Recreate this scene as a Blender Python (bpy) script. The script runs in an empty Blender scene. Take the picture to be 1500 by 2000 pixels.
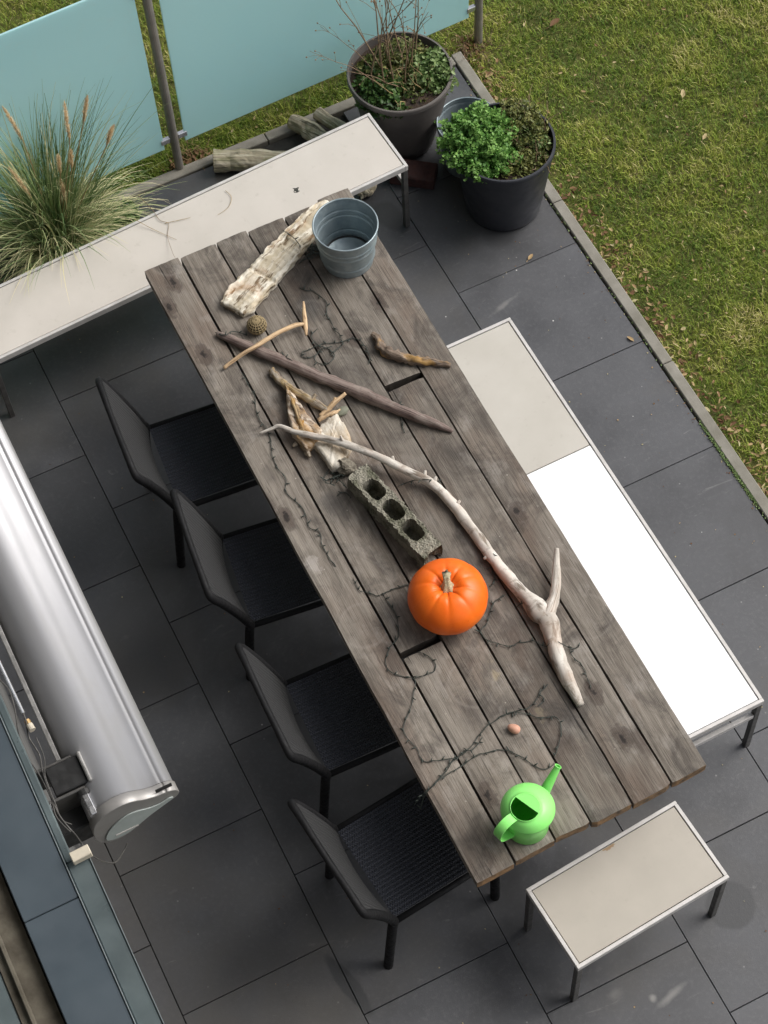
import bpy, bmesh, math, random
import numpy as np
from mathutils import Vector, Matrix, noise
random.seed(7)
rng = np.random.default_rng(7)
S = bpy.context.scene
COL = S.collection
PI = math.pi

# ------------------------------------------------------------------ camera, sky, sun, exposure
cam_d = bpy.data.cameras.new('camera'); cam = bpy.data.objects.new('camera', cam_d); COL.objects.link(cam)
cam.location = (-3.02685, -5.72545, 7.51803)
cam.rotation_euler = (0.5084843, 0.0360271, -0.4612628)
cam_d.sensor_fit = 'VERTICAL'; cam_d.sensor_height = 36.0; cam_d.lens = 3977.266/2000*36
cam_d.clip_start = 0.05; cam_d.clip_end = 500
S.camera = cam
W = bpy.data.worlds.new('World'); S.world = W; W.use_nodes = True
nt = W.node_tree; bg = nt.nodes['Background']
sky = nt.nodes.new('ShaderNodeTexSky'); sky.sky_type = 'NISHITA'; sky.sun_disc = False
SUN_EL, SUN_AZ = math.radians(46), math.radians(-6)      # azimuth measured from +x towards +y
sky.sun_elevation = SUN_EL; sky.sun_rotation = PI/2 - SUN_AZ
sky.air_density = 1.0; sky.dust_density = 4.0; sky.ozone_density = 1.0
hs = nt.nodes.new('ShaderNodeHueSaturation'); hs.inputs['Saturation'].default_value = 0.35
nt.links.new(sky.outputs[0], hs.inputs['Color']); nt.links.new(hs.outputs[0], bg.inputs['Color'])
bg.inputs['Strength'].default_value = 0.10
sd = bpy.data.lights.new('sun', 'SUN'); sd.energy = 1.5; sd.angle = math.radians(40); sd.color = (1.0, 0.965, 0.92)
sun = bpy.data.objects.new('sun', sd); COL.objects.link(sun)
dv = Vector((math.cos(SUN_EL)*math.cos(SUN_AZ), math.cos(SUN_EL)*math.sin(SUN_AZ), math.sin(SUN_EL)))
sun.rotation_euler = dv.to_track_quat('Z', 'Y').to_euler(); sun.location = (6, 2, 9)
S.view_settings.view_transform = 'Standard'; S.view_settings.look = 'None'
S.view_settings.gamma = 1.0; S.view_settings.use_curve_mapping = False
S.view_settings.exposure = 0.76

# ------------------------------------------------------------------ helpers
def tag(o, label=None, cat=None, group=None, kind=None):
    if label: o['label'] = label
    if cat: o['category'] = cat
    if group: o['group'] = group
    if kind: o['kind'] = kind
    return o
def empty(name, loc=(0, 0, 0), rz=0.0):
    o = bpy.data.objects.new(name, None); COL.objects.link(o); o.location = loc; o.rotation_euler = (0, 0, rz)
    o.empty_display_size = 0.05
    return o
def link(name, me, parent=None, loc=None):
    o = bpy.data.objects.new(name, me); COL.objects.link(o)
    if loc is not None: o.location = loc
    if parent is not None: o.parent = parent
    return o
class MB:
    """collects shapes; build() links them as one mesh object"""
    def __init__(s): s.v = []; s.f = []; s.g = []; s.m = []
    def add(s, v, f, g=None, m=0):
        n = len(s.v); s.v += [tuple(p) for p in v]; s.f += [tuple(i+n for i in q) for q in f]
        s.g += ([tuple(p) for p in g] if g else [tuple(p) for p in v]); s.m += [m]*len(f)
        return s
    def box(s, x0, y0, z0, x1, y1, z1, m=0):
        v = [(x0,y0,z0),(x1,y0,z0),(x1,y1,z0),(x0,y1,z0),(x0,y0,z1),(x1,y0,z1),(x1,y1,z1),(x0,y1,z1)]
        return s.add(v, [(0,3,2,1),(4,5,6,7),(0,1,5,4),(1,2,6,5),(2,3,7,6),(3,0,4,7)], None, m)
    def build(s, name, mat, parent=None, smooth=False, off=(0,0,0), bevel=0, angle=0.6, seg=1):
        me = bpy.data.meshes.new(name)
        ox, oy, oz = off
        me.from_pydata([(a-ox, b-oy, c-oz) for a, b, c in s.v], [], s.f)
        for mm in (mat if isinstance(mat, (list, tuple)) else [mat]): me.materials.append(mm)
        if any(s.m): me.polygons.foreach_set('material_index', s.m)
        at = me.attributes.new('grain', 'FLOAT_VECTOR', 'POINT')
        at.data.foreach_set('vector', np.array(s.g, dtype=np.float32).ravel())
        if smooth: me.polygons.foreach_set('use_smooth', [True]*len(me.polygons))
        me.update()
        if bevel:
            bm = bmesh.new(); bm.from_mesh(me)
            ed = [e for e in bm.edges if len(e.link_faces) == 2 and e.calc_face_angle(0) > angle]
            bmesh.ops.bevel(bm, geom=ed, offset=bevel, segments=seg, profile=0.6, affect='EDGES', clamp_overlap=True)
            bm.to_mesh(me); bm.free(); me.update()
        return link(name, me, parent)
def nz(p, s=1.0, o=0.0): return noise.noise(Vector((p[0]*s+o, p[1]*s+o*1.7, p[2]*s-o)))
def smooth_path(pts, n=6, closed=False):
    """Catmull-Rom through pts (tuples of any length)"""
    P = [np.array(p, float) for p in pts]; out = []
    N = len(P)
    for i in range(N if closed else N-1):
        if closed: a, b, c, d = P[i-1], P[i], P[(i+1) % N], P[(i+2) % N]
        else: a, b, c, d = P[max(i-1, 0)], P[i], P[i+1], P[min(i+2, N-1)]
        for k in range(n):
            t = k/n
            out.append(0.5*((2*b)+(-a+c)*t+(2*a-5*b+4*c-d)*t*t+(-a+3*b-3*c+d)*t**3))
    if not closed: out.append(P[-1])
    return out
def tube(mb, pts, rad, seg=8, rough=0.0, rs=30, flat=1.0, m=0, o=None, cap=True, squash=None):
    """sweep along pts (world); rad number or list; rough = relative radius noise"""
    P = [Vector(p[:3]) for p in pts]; n = len(P)
    R = list(rad) if hasattr(rad, '__len__') else [rad]*n
    if len(R) != n: R = list(np.interp(np.linspace(0, 1, n), np.linspace(0, 1, len(R)), R))
    o = random.random()*50 if o is None else o
    v = []; f = []; g = []; L = 0; up = Vector((0, 0, 1))
    T0 = (P[1]-P[0]).normalized()
    N = up.cross(T0)
    if N.length < 1e-3: N = Vector((1, 0, 0)).cross(T0)
    N.normalize()
    for i in range(n):
        T = (P[min(i+1, n-1)]-P[max(i-1, 0)]).normalized()
        N = (N-T*N.dot(T)).normalized(); B = T.cross(N)
        if i: L += (P[i]-P[i-1]).length
        for k in range(seg):
            a = 2*PI*k/seg
            r = R[i]*(1+rough*(nz((math.cos(a)*0.8, math.sin(a)*0.8, L*rs), 1.0, o)+0.55*nz((math.cos(a)*2.2, math.sin(a)*2.2, L*rs*2.6), 1.0, o+7))) if rough else R[i]
            p = P[i]+N*(r*math.cos(a))+B*(r*flat*math.sin(a)); v.append(p)
            g.append((math.cos(a)*R[0]*3, math.sin(a)*R[0]*3, L+o))
        if i:
            for k in range(seg):
                a0 = (i-1)*seg+k; a1 = (i-1)*seg+(k+1) % seg
                f.append((a0, a1, a1+seg, a0+seg))
    if cap:
        f.append(tuple(range(seg-1, -1, -1))); f.append(tuple((n-1)*seg+k for k in range(seg)))
    mb.add(v, f, g, m); return mb
def lathe(mb, prof, cx=0, cy=0, seg=40, m=0, wob=None, close=False):
    v = []; f = []
    for j, (r, z) in enumerate(prof):
        for k in range(seg):
            a = 2*PI*k/seg; rr = r*(wob(a, z) if wob else 1)
            v.append((cx+rr*math.cos(a), cy+rr*math.sin(a), z))
    for j in range(len(prof)-1):
        for k in range(seg):
            a = j*seg+k; b = j*seg+(k+1) % seg
            f.append((a, b, b+seg, a+seg))
    if close: f.append(tuple((len(prof)-1)*seg+k for k in range(seg)))
    mb.add(v, f, None, m); return mb
def raw_mesh(name, V, F, mats, attrs=None, parent=None, smooth=False):
    me = bpy.data.meshes.new(name); V = np.asarray(V, np.float32); F = np.asarray(F, np.int32)
    me.vertices.add(len(V)); me.vertices.foreach_set('co', V.ravel())
    k = F.shape[1]; me.loops.add(F.size); me.loops.foreach_set('vertex_index', F.ravel())
    me.polygons.add(len(F)); me.polygons.foreach_set('loop_start', np.arange(0, F.size, k, dtype=np.int32))
    me.polygons.foreach_set('loop_total', np.full(len(F), k, np.int32))
    for mm in (mats if isinstance(mats, (list, tuple)) else [mats]): me.materials.append(mm)
    for an, av in (attrs or {}).items():
        a = me.attributes.new(an, 'FLOAT', 'POINT'); a.data.foreach_set('value', np.asarray(av, np.float32))
    if smooth: me.polygons.foreach_set('use_smooth', [True]*len(F))
    me.update(calc_edges=True); me.validate()
    return link(name, me, parent)

# ------------------------------------------------------------------ materials
class NT:
    def __init__(s, name):
        s.m = bpy.data.materials.new(name); s.m.use_nodes = True; s.t = s.m.node_tree
        s.b = s.t.nodes['Principled BSDF']; s.out = s.t.nodes['Material Output']
    def n(s, typ, **kw):
        x = s.t.nodes.new(typ)
        for k, v in kw.items():
            if k.startswith('i_'): x.inputs[k[2:].replace('_', ' ')].default_value = v
            else: setattr(x, k, v)
        return x
    def l(s, a, b): s.t.links.new(a, b)
    def coord(s, kind='Object', scale=(1, 1, 1), rot=(0, 0, 0)):
        if kind == 'grain': c = s.n('ShaderNodeAttribute', attribute_name='grain').outputs['Vector']
        elif kind == 'world': c = s.n('ShaderNodeNewGeometry').outputs['Position']
        else: c = s.n('ShaderNodeTexCoord').outputs[kind]
        mp = s.n('ShaderNodeMapping'); mp.inputs['Scale'].default_value = scale; mp.inputs['Rotation'].default_value = rot
        s.l(c, mp.inputs['Vector']); return mp.outputs[0]
    def noise(s, vec, scale, detail=4, rough=0.55, dist=0.0, w=None):
        x = s.n('ShaderNodeTexNoise'); x.inputs['Scale'].default_value = scale; x.inputs['Detail'].default_value = detail
        x.inputs['Roughness'].default_value = rough; x.inputs['Distortion'].default_value = dist
        s.l(vec, x.inputs['Vector'])
        return x.outputs['Fac']
    def voro(s, vec, scale, feature='F1', rand=1.0):
        x = s.n('ShaderNodeTexVoronoi', feature=feature); x.inputs['Scale'].default_value = scale
        x.inputs['Randomness'].default_value = rand; s.l(vec, x.inputs['Vector']); return x
    def ramp(s, fac, stops):
        r = s.n('ShaderNodeValToRGB'); e = r.color_ramp.elements
        while len(e) < len(stops): e.new(0.5)
        for q, (p, c) in zip(e, stops):
            q.position = p; q.color = (c, c, c, 1) if isinstance(c, (int, float)) else (*c, 1)
        s.l(fac, r.inputs[0]); return r.outputs[0]
    def mix(s, a, b, fac, mode='MIX'):
        x = s.n('ShaderNodeMix', data_type='RGBA', blend_type=mode)
        for i, q in ((6, a), (7, b)):
            if isinstance(q, (tuple, list)): x.inputs[i].default_value = (*q, 1)
            else: s.l(q, x.inputs[i])
        if isinstance(fac, (int, float)): x.inputs[0].default_value = fac
        else: s.l(fac, x.inputs[0])
        return x.outputs[2]
    def math(s, op, a, b=0.0):
        x = s.n('ShaderNodeMath', operation=op)
        for i, q in ((0, a), (1, b)):
            if isinstance(q, (int, float)): x.inputs[i].default_value = q
            else: s.l(q, x.inputs[i])
        return x.outputs[0]
    def bump(s, h, strength=0.3, dist=0.002):
        x = s.n('ShaderNodeBump'); x.inputs['Strength'].default_value = strength; x.inputs['Distance'].default_value = dist
        s.l(h, x.inputs['Height']); s.l(x.outputs[0], s.b.inputs['Normal'])
    def base(s, c):
        if isinstance(c, (tuple, list)): s.b.inputs['Base Color'].default_value = (*c, 1)
        else: s.l(c, s.b.inputs['Base Color'])
    def set(s, **kw):
        for k, v in kw.items():
            q = s.b.inputs[k.replace('_', ' ')]
            if hasattr(v, 'is_output') or isinstance(v, bpy.types.NodeSocket): s.l(v, q)
            else: q.default_value = v
        return s
    def rnd(s): return s.n('ShaderNodeObjectInfo').outputs['Random']

def m_simple(name, c1, c2, scale=8, rough=0.6, metal=0.0, bump=0.0, bscale=60, bdist=0.002, kind='Object', sc=(1, 1, 1), rr=0.12, spec=None):
    t = NT(name); v = t.coord(kind, sc); a = t.noise(v, scale, 5, 0.6)
    t.base(t.mix(c1, c2, t.ramp(a, [(0.32, 0), (0.68, 1)])))
    t.set(Metallic=metal); rg = t.ramp(t.noise(v, scale*1.7, 3), [(0.3, max(rough-rr, 0.03)), (0.7, min(rough+rr, 1))]); t.set(Roughness=rg)
    if bump: t.bump(t.noise(v, bscale, 4, 0.6), bump, bdist)
    if spec is not None: t.b.inputs['Specular IOR Level'].default_value = spec
    return t.m

KNOTS = [(-1.8540, -0.8850, 0.7600), (-1.8860, -1.2660, 0.7600), (-1.2270, -3.2590, 0.7600), (-1.7510, -3.4310, 0.7600), (-1.9170, -0.9890, 0.7600), (-1.1540, -1.3640, 0.7600), (-1.9060, -2.0900, 0.7600), (-1.2240, -3.4580, 0.7600), (-1.1200, -2.4760, 0.7600), (-1.3220, -1.4720, 0.7600)]
STAINS = [((-1.4030, -1.2610, 0.7600), 0.075, (0.060, 0.060, 0.058), 0.55), ((-1.3240, -3.2840, 0.7600), 0.07, (0.050, 0.043, 0.038), 0.6), ((-1.7170, -2.1260, 0.7600), 0.07, (0.055, 0.050, 0.046), 0.6), ((-1.6390, -3.1320, 0.7600), 0.08, (0.055, 0.048, 0.042), 0.5),
          ((-1.7340, -2.6200, 0.7600), 0.06, (0.055, 0.048, 0.042), 0.45), ((-1.1580, -1.9130, 0.7600), 0.07, (0.070, 0.060, 0.050), 0.4), ((-1.4610, -0.9420, 0.7600), 0.06, (0.055, 0.045, 0.038), 0.5), ((-1.4130, -3.4050, 0.7600), 0.06, (0.075, 0.055, 0.045), 0.55),
          ((-1.5070, -3.0230, 0.7600), 0.020, (0.26, 0.215, 0.14), 0.7), ((-1.4450, -3.2370, 0.7600), 0.020, (0.24, 0.20, 0.13), 0.5), ((-1.9050, -2.3260, 0.7600), 0.028, (0.36, 0.33, 0.30), 0.6), ((-1.6420, -3.3530, 0.7600), 0.018, (0.30, 0.27, 0.24), 0.4),
          ((-1.3740, -2.9490, 0.7600), 0.05, (0.10, 0.070, 0.055), 0.5), ((-1.4870, -2.3840, 0.7600), 0.06, (0.24, 0.21, 0.18), 0.35), ((-1.8370, -3.2740, 0.7600), 0.06, (0.26, 0.23, 0.19), 0.35)]
def m_plank(name):
    t = NT(name); o = t.n('ShaderNodeTexCoord').outputs['Object']
    rnd = t.rnd(); off = t.n('ShaderNodeVectorMath', operation='SCALE'); comb = t.n('ShaderNodeCombineXYZ')
    t.l(t.math('MULTIPLY', rnd, 37.0), comb.inputs[0]); t.l(t.math('MULTIPLY', rnd, 91.0), comb.inputs[1])
    ad = t.n('ShaderNodeVectorMath', operation='ADD'); t.l(o, ad.inputs[0]); t.l(comb.outputs[0], ad.inputs[1]); base = ad.outputs[0]
    def mp(sc):
        m = t.n('ShaderNodeMapping'); m.inputs['Scale'].default_value = sc; t.l(base, m.inputs['Vector']); return m.outputs[0]
    wv = t.n('ShaderNodeVectorMath', operation='ADD'); t.l(mp((1, 1, 1)), wv.inputs[0])
    fine = t.noise(mp((1, 0.035, 1)), 260, 4, 0.6, 0.0)
    grain = t.noise(mp((1, 0.05, 1)), 62, 5, 0.65, 0.35)
    broad = t.noise(mp((1, 0.22, 1)), 7.5, 5, 0.6, 0.5)
    blot = t.noise(mp((1, 0.75, 1)), 6.0, 7, 0.66, 0.9)
    c = t.mix((0.118, 0.100, 0.082), (0.240, 0.212, 0.178), t.ramp(t.math('ADD', t.math('MULTIPLY', grain, 0.55), t.math('MULTIPLY', broad, 0.45)), [(0.38, 0), (0.62, 1)]))
    c = t.mix(c, (0.125, 0.085, 0.062), t.math('MULTIPLY', t.ramp(t.noise(mp((1, 0.4, 1)), 4.2, 4, 0.6), [(0.48, 0), (0.66, 1)]), 0.6))
    c = t.mix(c, (0.050, 0.042, 0.036), t.ramp(blot, [(0.35, 0.75), (0.52, 0.0)]))
    c = t.mix(c, (0.30, 0.275, 0.245), t.ramp(t.noise(mp((1, 0.6, 1)), 13, 5, 0.65), [(0.54, 0), (0.80, 0.75)]))
    c = t.mix(c, (0.050, 0.039, 0.032), t.ramp(fine, [(0.33, 0.65), (0.44, 0.0)]))
    # long drying cracks
    ck = t.noise(mp((1, 0.030, 1)), 34, 3, 0.5, 0.25)
    c = t.mix(c, (0.018, 0.014, 0.012), t.ramp(ck, [(0.245, 1.0), (0.285, 0.0)]))
    # knots with a dark heart and a paler halo of turned grain
    vk = t.voro(mp((1.0, 0.55, 0.0)), 3.1); dk = t.math('ADD', vk.outputs['Distance'], t.math('MULTIPLY', t.math('SUBTRACT', t.noise(base, 45, 3), 0.5), 0.05))
    c = t.mix(c, (0.070, 0.052, 0.042), t.ramp(dk, [(0.07, 0.8), (0.15, 0.0)]))
    c = t.mix(c, (0.020, 0.015, 0.012), t.ramp(dk, [(0.028, 0.95), (0.050, 0.0)]))
    wp = t.n('ShaderNodeNewGeometry').outputs['Position']; wn = t.math('MULTIPLY', t.math('SUBTRACT', t.noise(wp, 38, 4, 0.6), 0.5), 0.045); wb = t.math('MULTIPLY', t.math('SUBTRACT', t.noise(wp, 16, 5, 0.65), 0.5), 0.13)
    def dist(p, sy, w_):
        q = t.n('ShaderNodeMapping', vector_type='TEXTURE'); q.inputs['Location'].default_value = (p[0], p[1], 0.76); q.inputs['Scale'].default_value = (1, sy, 3); t.l(wp, q.inputs['Vector'])
        l_ = t.n('ShaderNodeVectorMath', operation='LENGTH'); t.l(q.outputs[0], l_.inputs[0]); return t.math('ADD', l_.outputs['Value'], w_)
    for p, r_, cc_, am in STAINS: c = t.mix(c, cc_, t.ramp(dist(p, 1.3, wb), [(r_*0.35, am), (r_, 0)]))
    for p in KNOTS:
        d_ = dist(p, 1.9, wn); c = t.mix(c, (0.068, 0.050, 0.040), t.ramp(d_, [(0.018, 0.8), (0.034, 0)])); c = t.mix(c, (0.014, 0.010, 0.008), t.ramp(d_, [(0.006, 0.95), (0.012, 0)]))
        c = t.mix(c, (0.05, 0.038, 0.03), t.ramp(d_, [(0.022, 0), (0.025, 0.6), (0.029, 0)]))
    vr = t.voro(mp((1, 1, 0)), 1.7)
    c = t.mix(c, (0.30, 0.27, 0.24), t.ramp(vr.outputs['Distance'], [(0.150, 0), (0.165, 0.22), (0.180, 0)]))
    sp = t.voro(mp((1, 1, 0)), 17)
    c = t.mix(c, (0.36, 0.33, 0.28), t.ramp(t.math('ADD', sp.outputs['Distance'], t.math('MULTIPLY', t.noise(base, 60, 2), 0.06)), [(0.055, 0.75), (0.085, 0)]))
    hv = t.n('ShaderNodeHueSaturation'); t.l(c, hv.inputs['Color']); t.l(t.math('ADD', t.math('MULTIPLY', rnd, 0.34), 0.80), hv.inputs['Value'])
    t.base(hv.outputs[0]); t.set(Roughness=0.85)
    t.bump(t.math('ADD', t.math('ADD', fine, t.math('MULTIPLY', grain, 1.5)), t.ramp(ck, [(0.24, 0), (0.30, 1.0)])), 0.7, 0.0025)
    return t.m

WETC = (0.016, 0.017, 0.019); PALE = (0.20, 0.195, 0.185)
SPOTS = [((-0.9950, -3.9900, 0.0000)[0], (-0.9950, -3.9900, 0.0000)[1], 0.100, WETC, 0.85, 0.012, 1, 1, 0, 0.25),
         ((-2.4210, -3.6090, 0.0000)[0], (-2.4210, -3.6090, 0.0000)[1], 0.10, WETC, 0.8, 0.02, 0.35, 1.6, 0.2, 0.6),
         ((-0.6820, -0.4780, 0.0000)[0], (-0.6820, -0.4780, 0.0000)[1], 0.085, WETC, 0.7, 0.02, 0.8, 1.3, 0.3, 0.8),
         ((-0.2620, -0.7900, 0.0000)[0], (-0.2620, -0.7900, 0.0000)[1], 0.07, WETC, 0.7, 0.03, 2.0, 1, 0.4, 0.8),
         ((-1.3740, -4.1870, 0.0000)[0], (-1.3740, -4.1870, 0.0000)[1], 0.035, PALE, 0.7, 0.03, 2.4, 0.5, 0.25, 0.6),
         ((-1.4370, -4.1630, 0.0000)[0], (-1.4370, -4.1630, 0.0000)[1], 0.018, PALE, 0.9, 0.012, 1, 1, 0, 0.4),
         ((-1.5610, -4.0850, 0.0000)[0], (-1.5610, -4.0850, 0.0000)[1], 0.040, PALE, 0.35, 0.03, 1, 0.7, 0, 1),
         ((-0.4530, -1.1490, 0.0000)[0], (-0.4530, -1.1490, 0.0000)[1], 0.030, PALE, 0.45, 0.02, 3.0, 0.5, 0.3, 1)]
def m_slab(name):
    t = NT(name); w = t.coord('world'); rnd = t.rnd()
    n1 = t.noise(w, 3.2, 6, 0.62); n2 = t.noise(w, 55, 5, 0.65); n3 = t.noise(w, 420, 3, 0.6)
    c = t.mix((0.031, 0.032, 0.036), (0.058, 0.060, 0.067), t.ramp(n1, [(0.33, 0), (0.68, 1)]))
    c = t.mix(c, (0.090, 0.090, 0.093), t.ramp(n2, [(0.50, 0), (0.80, 0.6)]))
    c = t.mix(c, (0.030, 0.030, 0.032), t.ramp(n3, [(0.28, 0.7), (0.46, 0)]))
    # chalky smears
    sm = t.noise(t.coord('world', (1.0, 3.4, 1), (0, 0, 0.7)), 5, 5, 0.7, 1.2)
    c = t.mix(c, (0.21, 0.205, 0.20), t.ramp(sm, [(0.645, 0), (0.76, 0.55)]))
    # droppings and specks
    vs = t.voro(w, 6.5); wob = t.math('MULTIPLY', t.noise(w, 90, 2), 0.03)
    c = t.mix(c, (0.55, 0.54, 0.52), t.ramp(t.math('ADD', vs.outputs['Distance'], wob), [(0.030, 0.9), (0.040, 0)]))
    vs2 = t.voro(w, 11); c = t.mix(c, (0.25, 0.245, 0.24), t.ramp(vs2.outputs['Distance'], [(0.022, 0.6), (0.050, 0)]))
    dmp = t.noise(w, 1.3, 5, 0.65, 0.5); c = t.mix(c, (0.026, 0.026, 0.028), t.ramp(dmp, [(0.52, 0), (0.62, 0.55)]))
    c = t.mix(c, (0.052, 0.047, 0.040), t.ramp(t.noise(w, 0.9, 4, 0.6), [(0.50, 0), (0.66, 0.7)]))
    wn = t.math('MULTIPLY', t.math('SUBTRACT', t.noise(w, 9, 4), 0.5), 0.10)
    def spot(px, py, rad, col, amt, soft=0.02, sx=1.0, sy=1.0, rot=0.0, wk=1.0):
        nonlocal c
        mp = t.n('ShaderNodeMapping', vector_type='TEXTURE'); mp.inputs['Location'].default_value = (px, py, 0); mp.inputs['Rotation'].default_value = (0, 0, rot); mp.inputs['Scale'].default_value = (sx, sy, 1)
        t.l(w, mp.inputs['Vector']); ln = t.n('ShaderNodeVectorMath', operation='LENGTH'); t.l(mp.outputs[0], ln.inputs[0])
        d = t.math('ADD', ln.outputs['Value'], t.math('MULTIPLY', wn, wk)); c = t.mix(c, col, t.ramp(d, [(max(rad-soft, 0), amt), (rad, 0)]))
    WET = (0.036, 0.037, 0.040)
    for q in SPOTS: spot(*q)
    hv = t.n('ShaderNodeHueSaturation'); t.l(c, hv.inputs['Color']); t.l(t.math('ADD', t.math('MULTIPLY', rnd, 0.36), 0.82), hv.inputs['Value'])
    t.base(hv.outputs[0]); t.set(Roughness=t.ramp(n1, [(0.3, 0.40), (0.7, 0.60)])); t.b.inputs['Specular IOR Level'].default_value = 0.8
    t.bump(t.math('ADD', n3, n2), 0.35, 0.0012)
    return t.m

def m_plate(name, c1, c2, rough, rust=0.0, c3=(0.30, 0.27, 0.22)):
    t = NT(name); o = t.coord('Object'); n1 = t.noise(o, 4.5, 5, 0.6); n2 = t.noise(o, 26, 5, 0.7)
    c = t.mix(c1, c2, t.ramp(n1, [(0.3, 0), (0.7, 1)]))
    c = t.mix(c, c3, t.ramp(n2, [(0.60, 0), (0.86, 0.45)]))
    sp = t.voro(o, 5.0); c = t.mix(c, (0.13, 0.11, 0.09), t.ramp(t.math('ADD', sp.outputs['Distance'], t.math('MULTIPLY', t.noise(o, 130, 2), 0.03)), [(0.032, 0.8), (0.045, 0)]))
    t.base(c); t.set(Roughness=rough); t.bump(t.noise(o, 300, 3), 0.12, 0.0006)
    return t.m

def m_drift(name, pale, mid, dark, acc=None, acc_amt=0.5, scale=1.0, bump=0.9, streak=0.14):
    t = NT(name); g = t.coord('grain', (1, 1, streak)); gi = t.coord('grain')
    a = t.noise(g, 70*scale, 6, 0.65, 0.6); b = t.noise(gi, 14*scale, 5, 0.6, 0.5)
    c = t.mix(pale, mid, t.ramp(a, [(0.42, 0), (0.56, 1)]))
    c = t.mix(c, dark, t.ramp(t.noise(g, 120*scale, 4, 0.6), [(0.36, 0.95), (0.45, 0)]))
    c = t.mix(c, dark, t.ramp(t.noise(gi, 60*scale, 5, 0.7), [(0.34, 0.6), (0.44, 0)]))
    if acc: c = t.mix(c, acc, t.math('MULTIPLY', t.ramp(b, [(0.50, 0), (0.62, 1)]), acc_amt))
    t.base(c); t.set(Roughness=0.8)
    t.bump(t.math('ADD', a, t.math('MULTIPLY', b, 0.5)), bump, 0.004)
    return t.m

def m_leaf(name, stops, rough=0.5, trans=0.25):
    t = NT(name); a = t.n('ShaderNodeAttribute', attribute_name='tint').outputs['Fac']
    c = t.ramp(a, stops); t.base(c); t.set(Roughness=rough)
    t.b.inputs['Specular IOR Level'].default_value = 0.3
    tr = t.n('ShaderNodeBsdfTranslucent'); t.l(c, tr.inputs['Color'])
    mx = t.n('ShaderNodeMixShader'); mx.inputs[0].default_value = trans
    t.l(t.b.outputs[0], mx.inputs[1]); t.l(tr.outputs[0], mx.inputs[2]); t.l(mx.outputs[0], t.out.inputs['Surface'])
    return t.m

def m_lawn():
    t = NT('lawn_soil'); w = t.coord('world'); a = t.noise(w, 6, 6, 0.65); b = t.noise(w, 45, 6, 0.7)
    c = t.mix((0.070, 0.062, 0.018), (0.110, 0.130, 0.022), t.ramp(a, [(0.35, 0), (0.65, 1)]))
    c = t.mix(c, (0.15, 0.145, 0.04), t.ramp(b, [(0.45, 0), (0.75, 0.8)]))
    t.base(c); t.set(Roughness=0.95); t.bump(b, 1.0, 0.012); return t.m

def m_glass():
    t = NT('frosted_glass'); w = t.coord('world')
    n1 = t.noise(w, 1.4, 4, 0.5); n2 = t.noise(w, 14, 5, 0.7)
    c = t.mix((0.66, 0.925, 0.95), (0.70, 0.94, 0.96), t.ramp(n1, [(0.3, 0), (0.7, 1)]))
    c = t.mix(c, (0.74, 0.88, 0.87), t.ramp(n2, [(0.58, 0), (0.85, 0.35)]))
    t.base(c); t.set(Roughness=0.42)
    tr = t.n('ShaderNodeBsdfTranslucent'); t.l(c, tr.inputs['Color'])
    mx = t.n('ShaderNodeMixShader'); mx.inputs[0].default_value = 0.55
    t.l(t.b.outputs[0], mx.inputs[1]); t.l(tr.outputs[0], mx.inputs[2]); t.l(mx.outputs[0], t.out.inputs['Surface'])
    return t.m

def m_weave(name, ax, col=(0.018, 0.019, 0.022), hi=(0.05, 0.05, 0.052), sc=1.0):
    t = NT(name); g = t.coord('grain')
    sx = t.n('ShaderNodeSeparateXYZ'); t.l(g, sx.inputs[0])
    u, v = sx.outputs[0], sx.outputs[1]
    a = t.math('SINE', t.math('MULTIPLY', u, 2*PI/0.017)); b = t.math('SINE', t.math('MULTIPLY', v, 2*PI/0.010))
    par = t.math('MULTIPLY', a, b)
    h = t.math('ADD', t.math('MULTIPLY', a, 0.5), t.math('MULTIPLY', par, 0.5))
    c = t.mix(col, hi, t.ramp(h, [(0.2, 0), (0.9, 1)])); t.base(c); t.set(Roughness=0.7)
    t.bump(h, 0.9, 0.004); return t.m

M = {}
M['plank'] = m_plank('weathered_plank')
M['endgrain'] = m_simple('sawn_end', (0.30, 0.17, 0.075), (0.05, 0.037, 0.028), 24, 0.85, bump=0.5, bscale=90)
M['gap_end'] = m_simple('dark_gap_end', (0.035, 0.028, 0.022), (0.060, 0.048, 0.038), 40, 0.9, bump=0.4)  # darker than the sawn ends, for board ends inside the plank gaps
M['slab'] = m_slab('slate_grey_slab')
M['kerb'] = m_simple('kerb_concrete', (0.26, 0.245, 0.21), (0.17, 0.16, 0.13), 9, 0.9, bump=0.5, bscale=140, kind='world')
M['soil'] = m_simple('dark_soil', (0.016, 0.011, 0.008), (0.055, 0.034, 0.020), 30, 0.95, bump=1.0, bscale=60, bdist=0.01)
M['bed'] = m_simple('joint_sand', (0.020, 0.020, 0.018), (0.04, 0.038, 0.033), 30, 0.95, kind='world')
M['steel'] = m_simple('brushed_steel', (0.50, 0.49, 0.47), (0.38, 0.37, 0.355), 20, 0.42, metal=0.85, bump=0.1, bscale=200)
M['steel_leg'] = m_simple('dull_steel', (0.20, 0.195, 0.185), (0.13, 0.125, 0.12), 20, 0.45, metal=0.8)
M['steel_rim'] = m_simple('pale_rim', (0.62, 0.60, 0.58), (0.50, 0.48, 0.455), 14, 0.5, metal=0.25, bump=0.1, bscale=200)
M['plate_pale'] = m_plate('pale_plate', (0.56, 0.52, 0.475), (0.50, 0.465, 0.42), 0.55)
M['plate_beige'] = m_plate('beige_plate', (0.43, 0.395, 0.34), (0.38, 0.35, 0.30), 0.5)
M['plate_stone'] = m_plate('cream_plate', (0.50, 0.475, 0.425), (0.45, 0.425, 0.375), 0.55)
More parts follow.
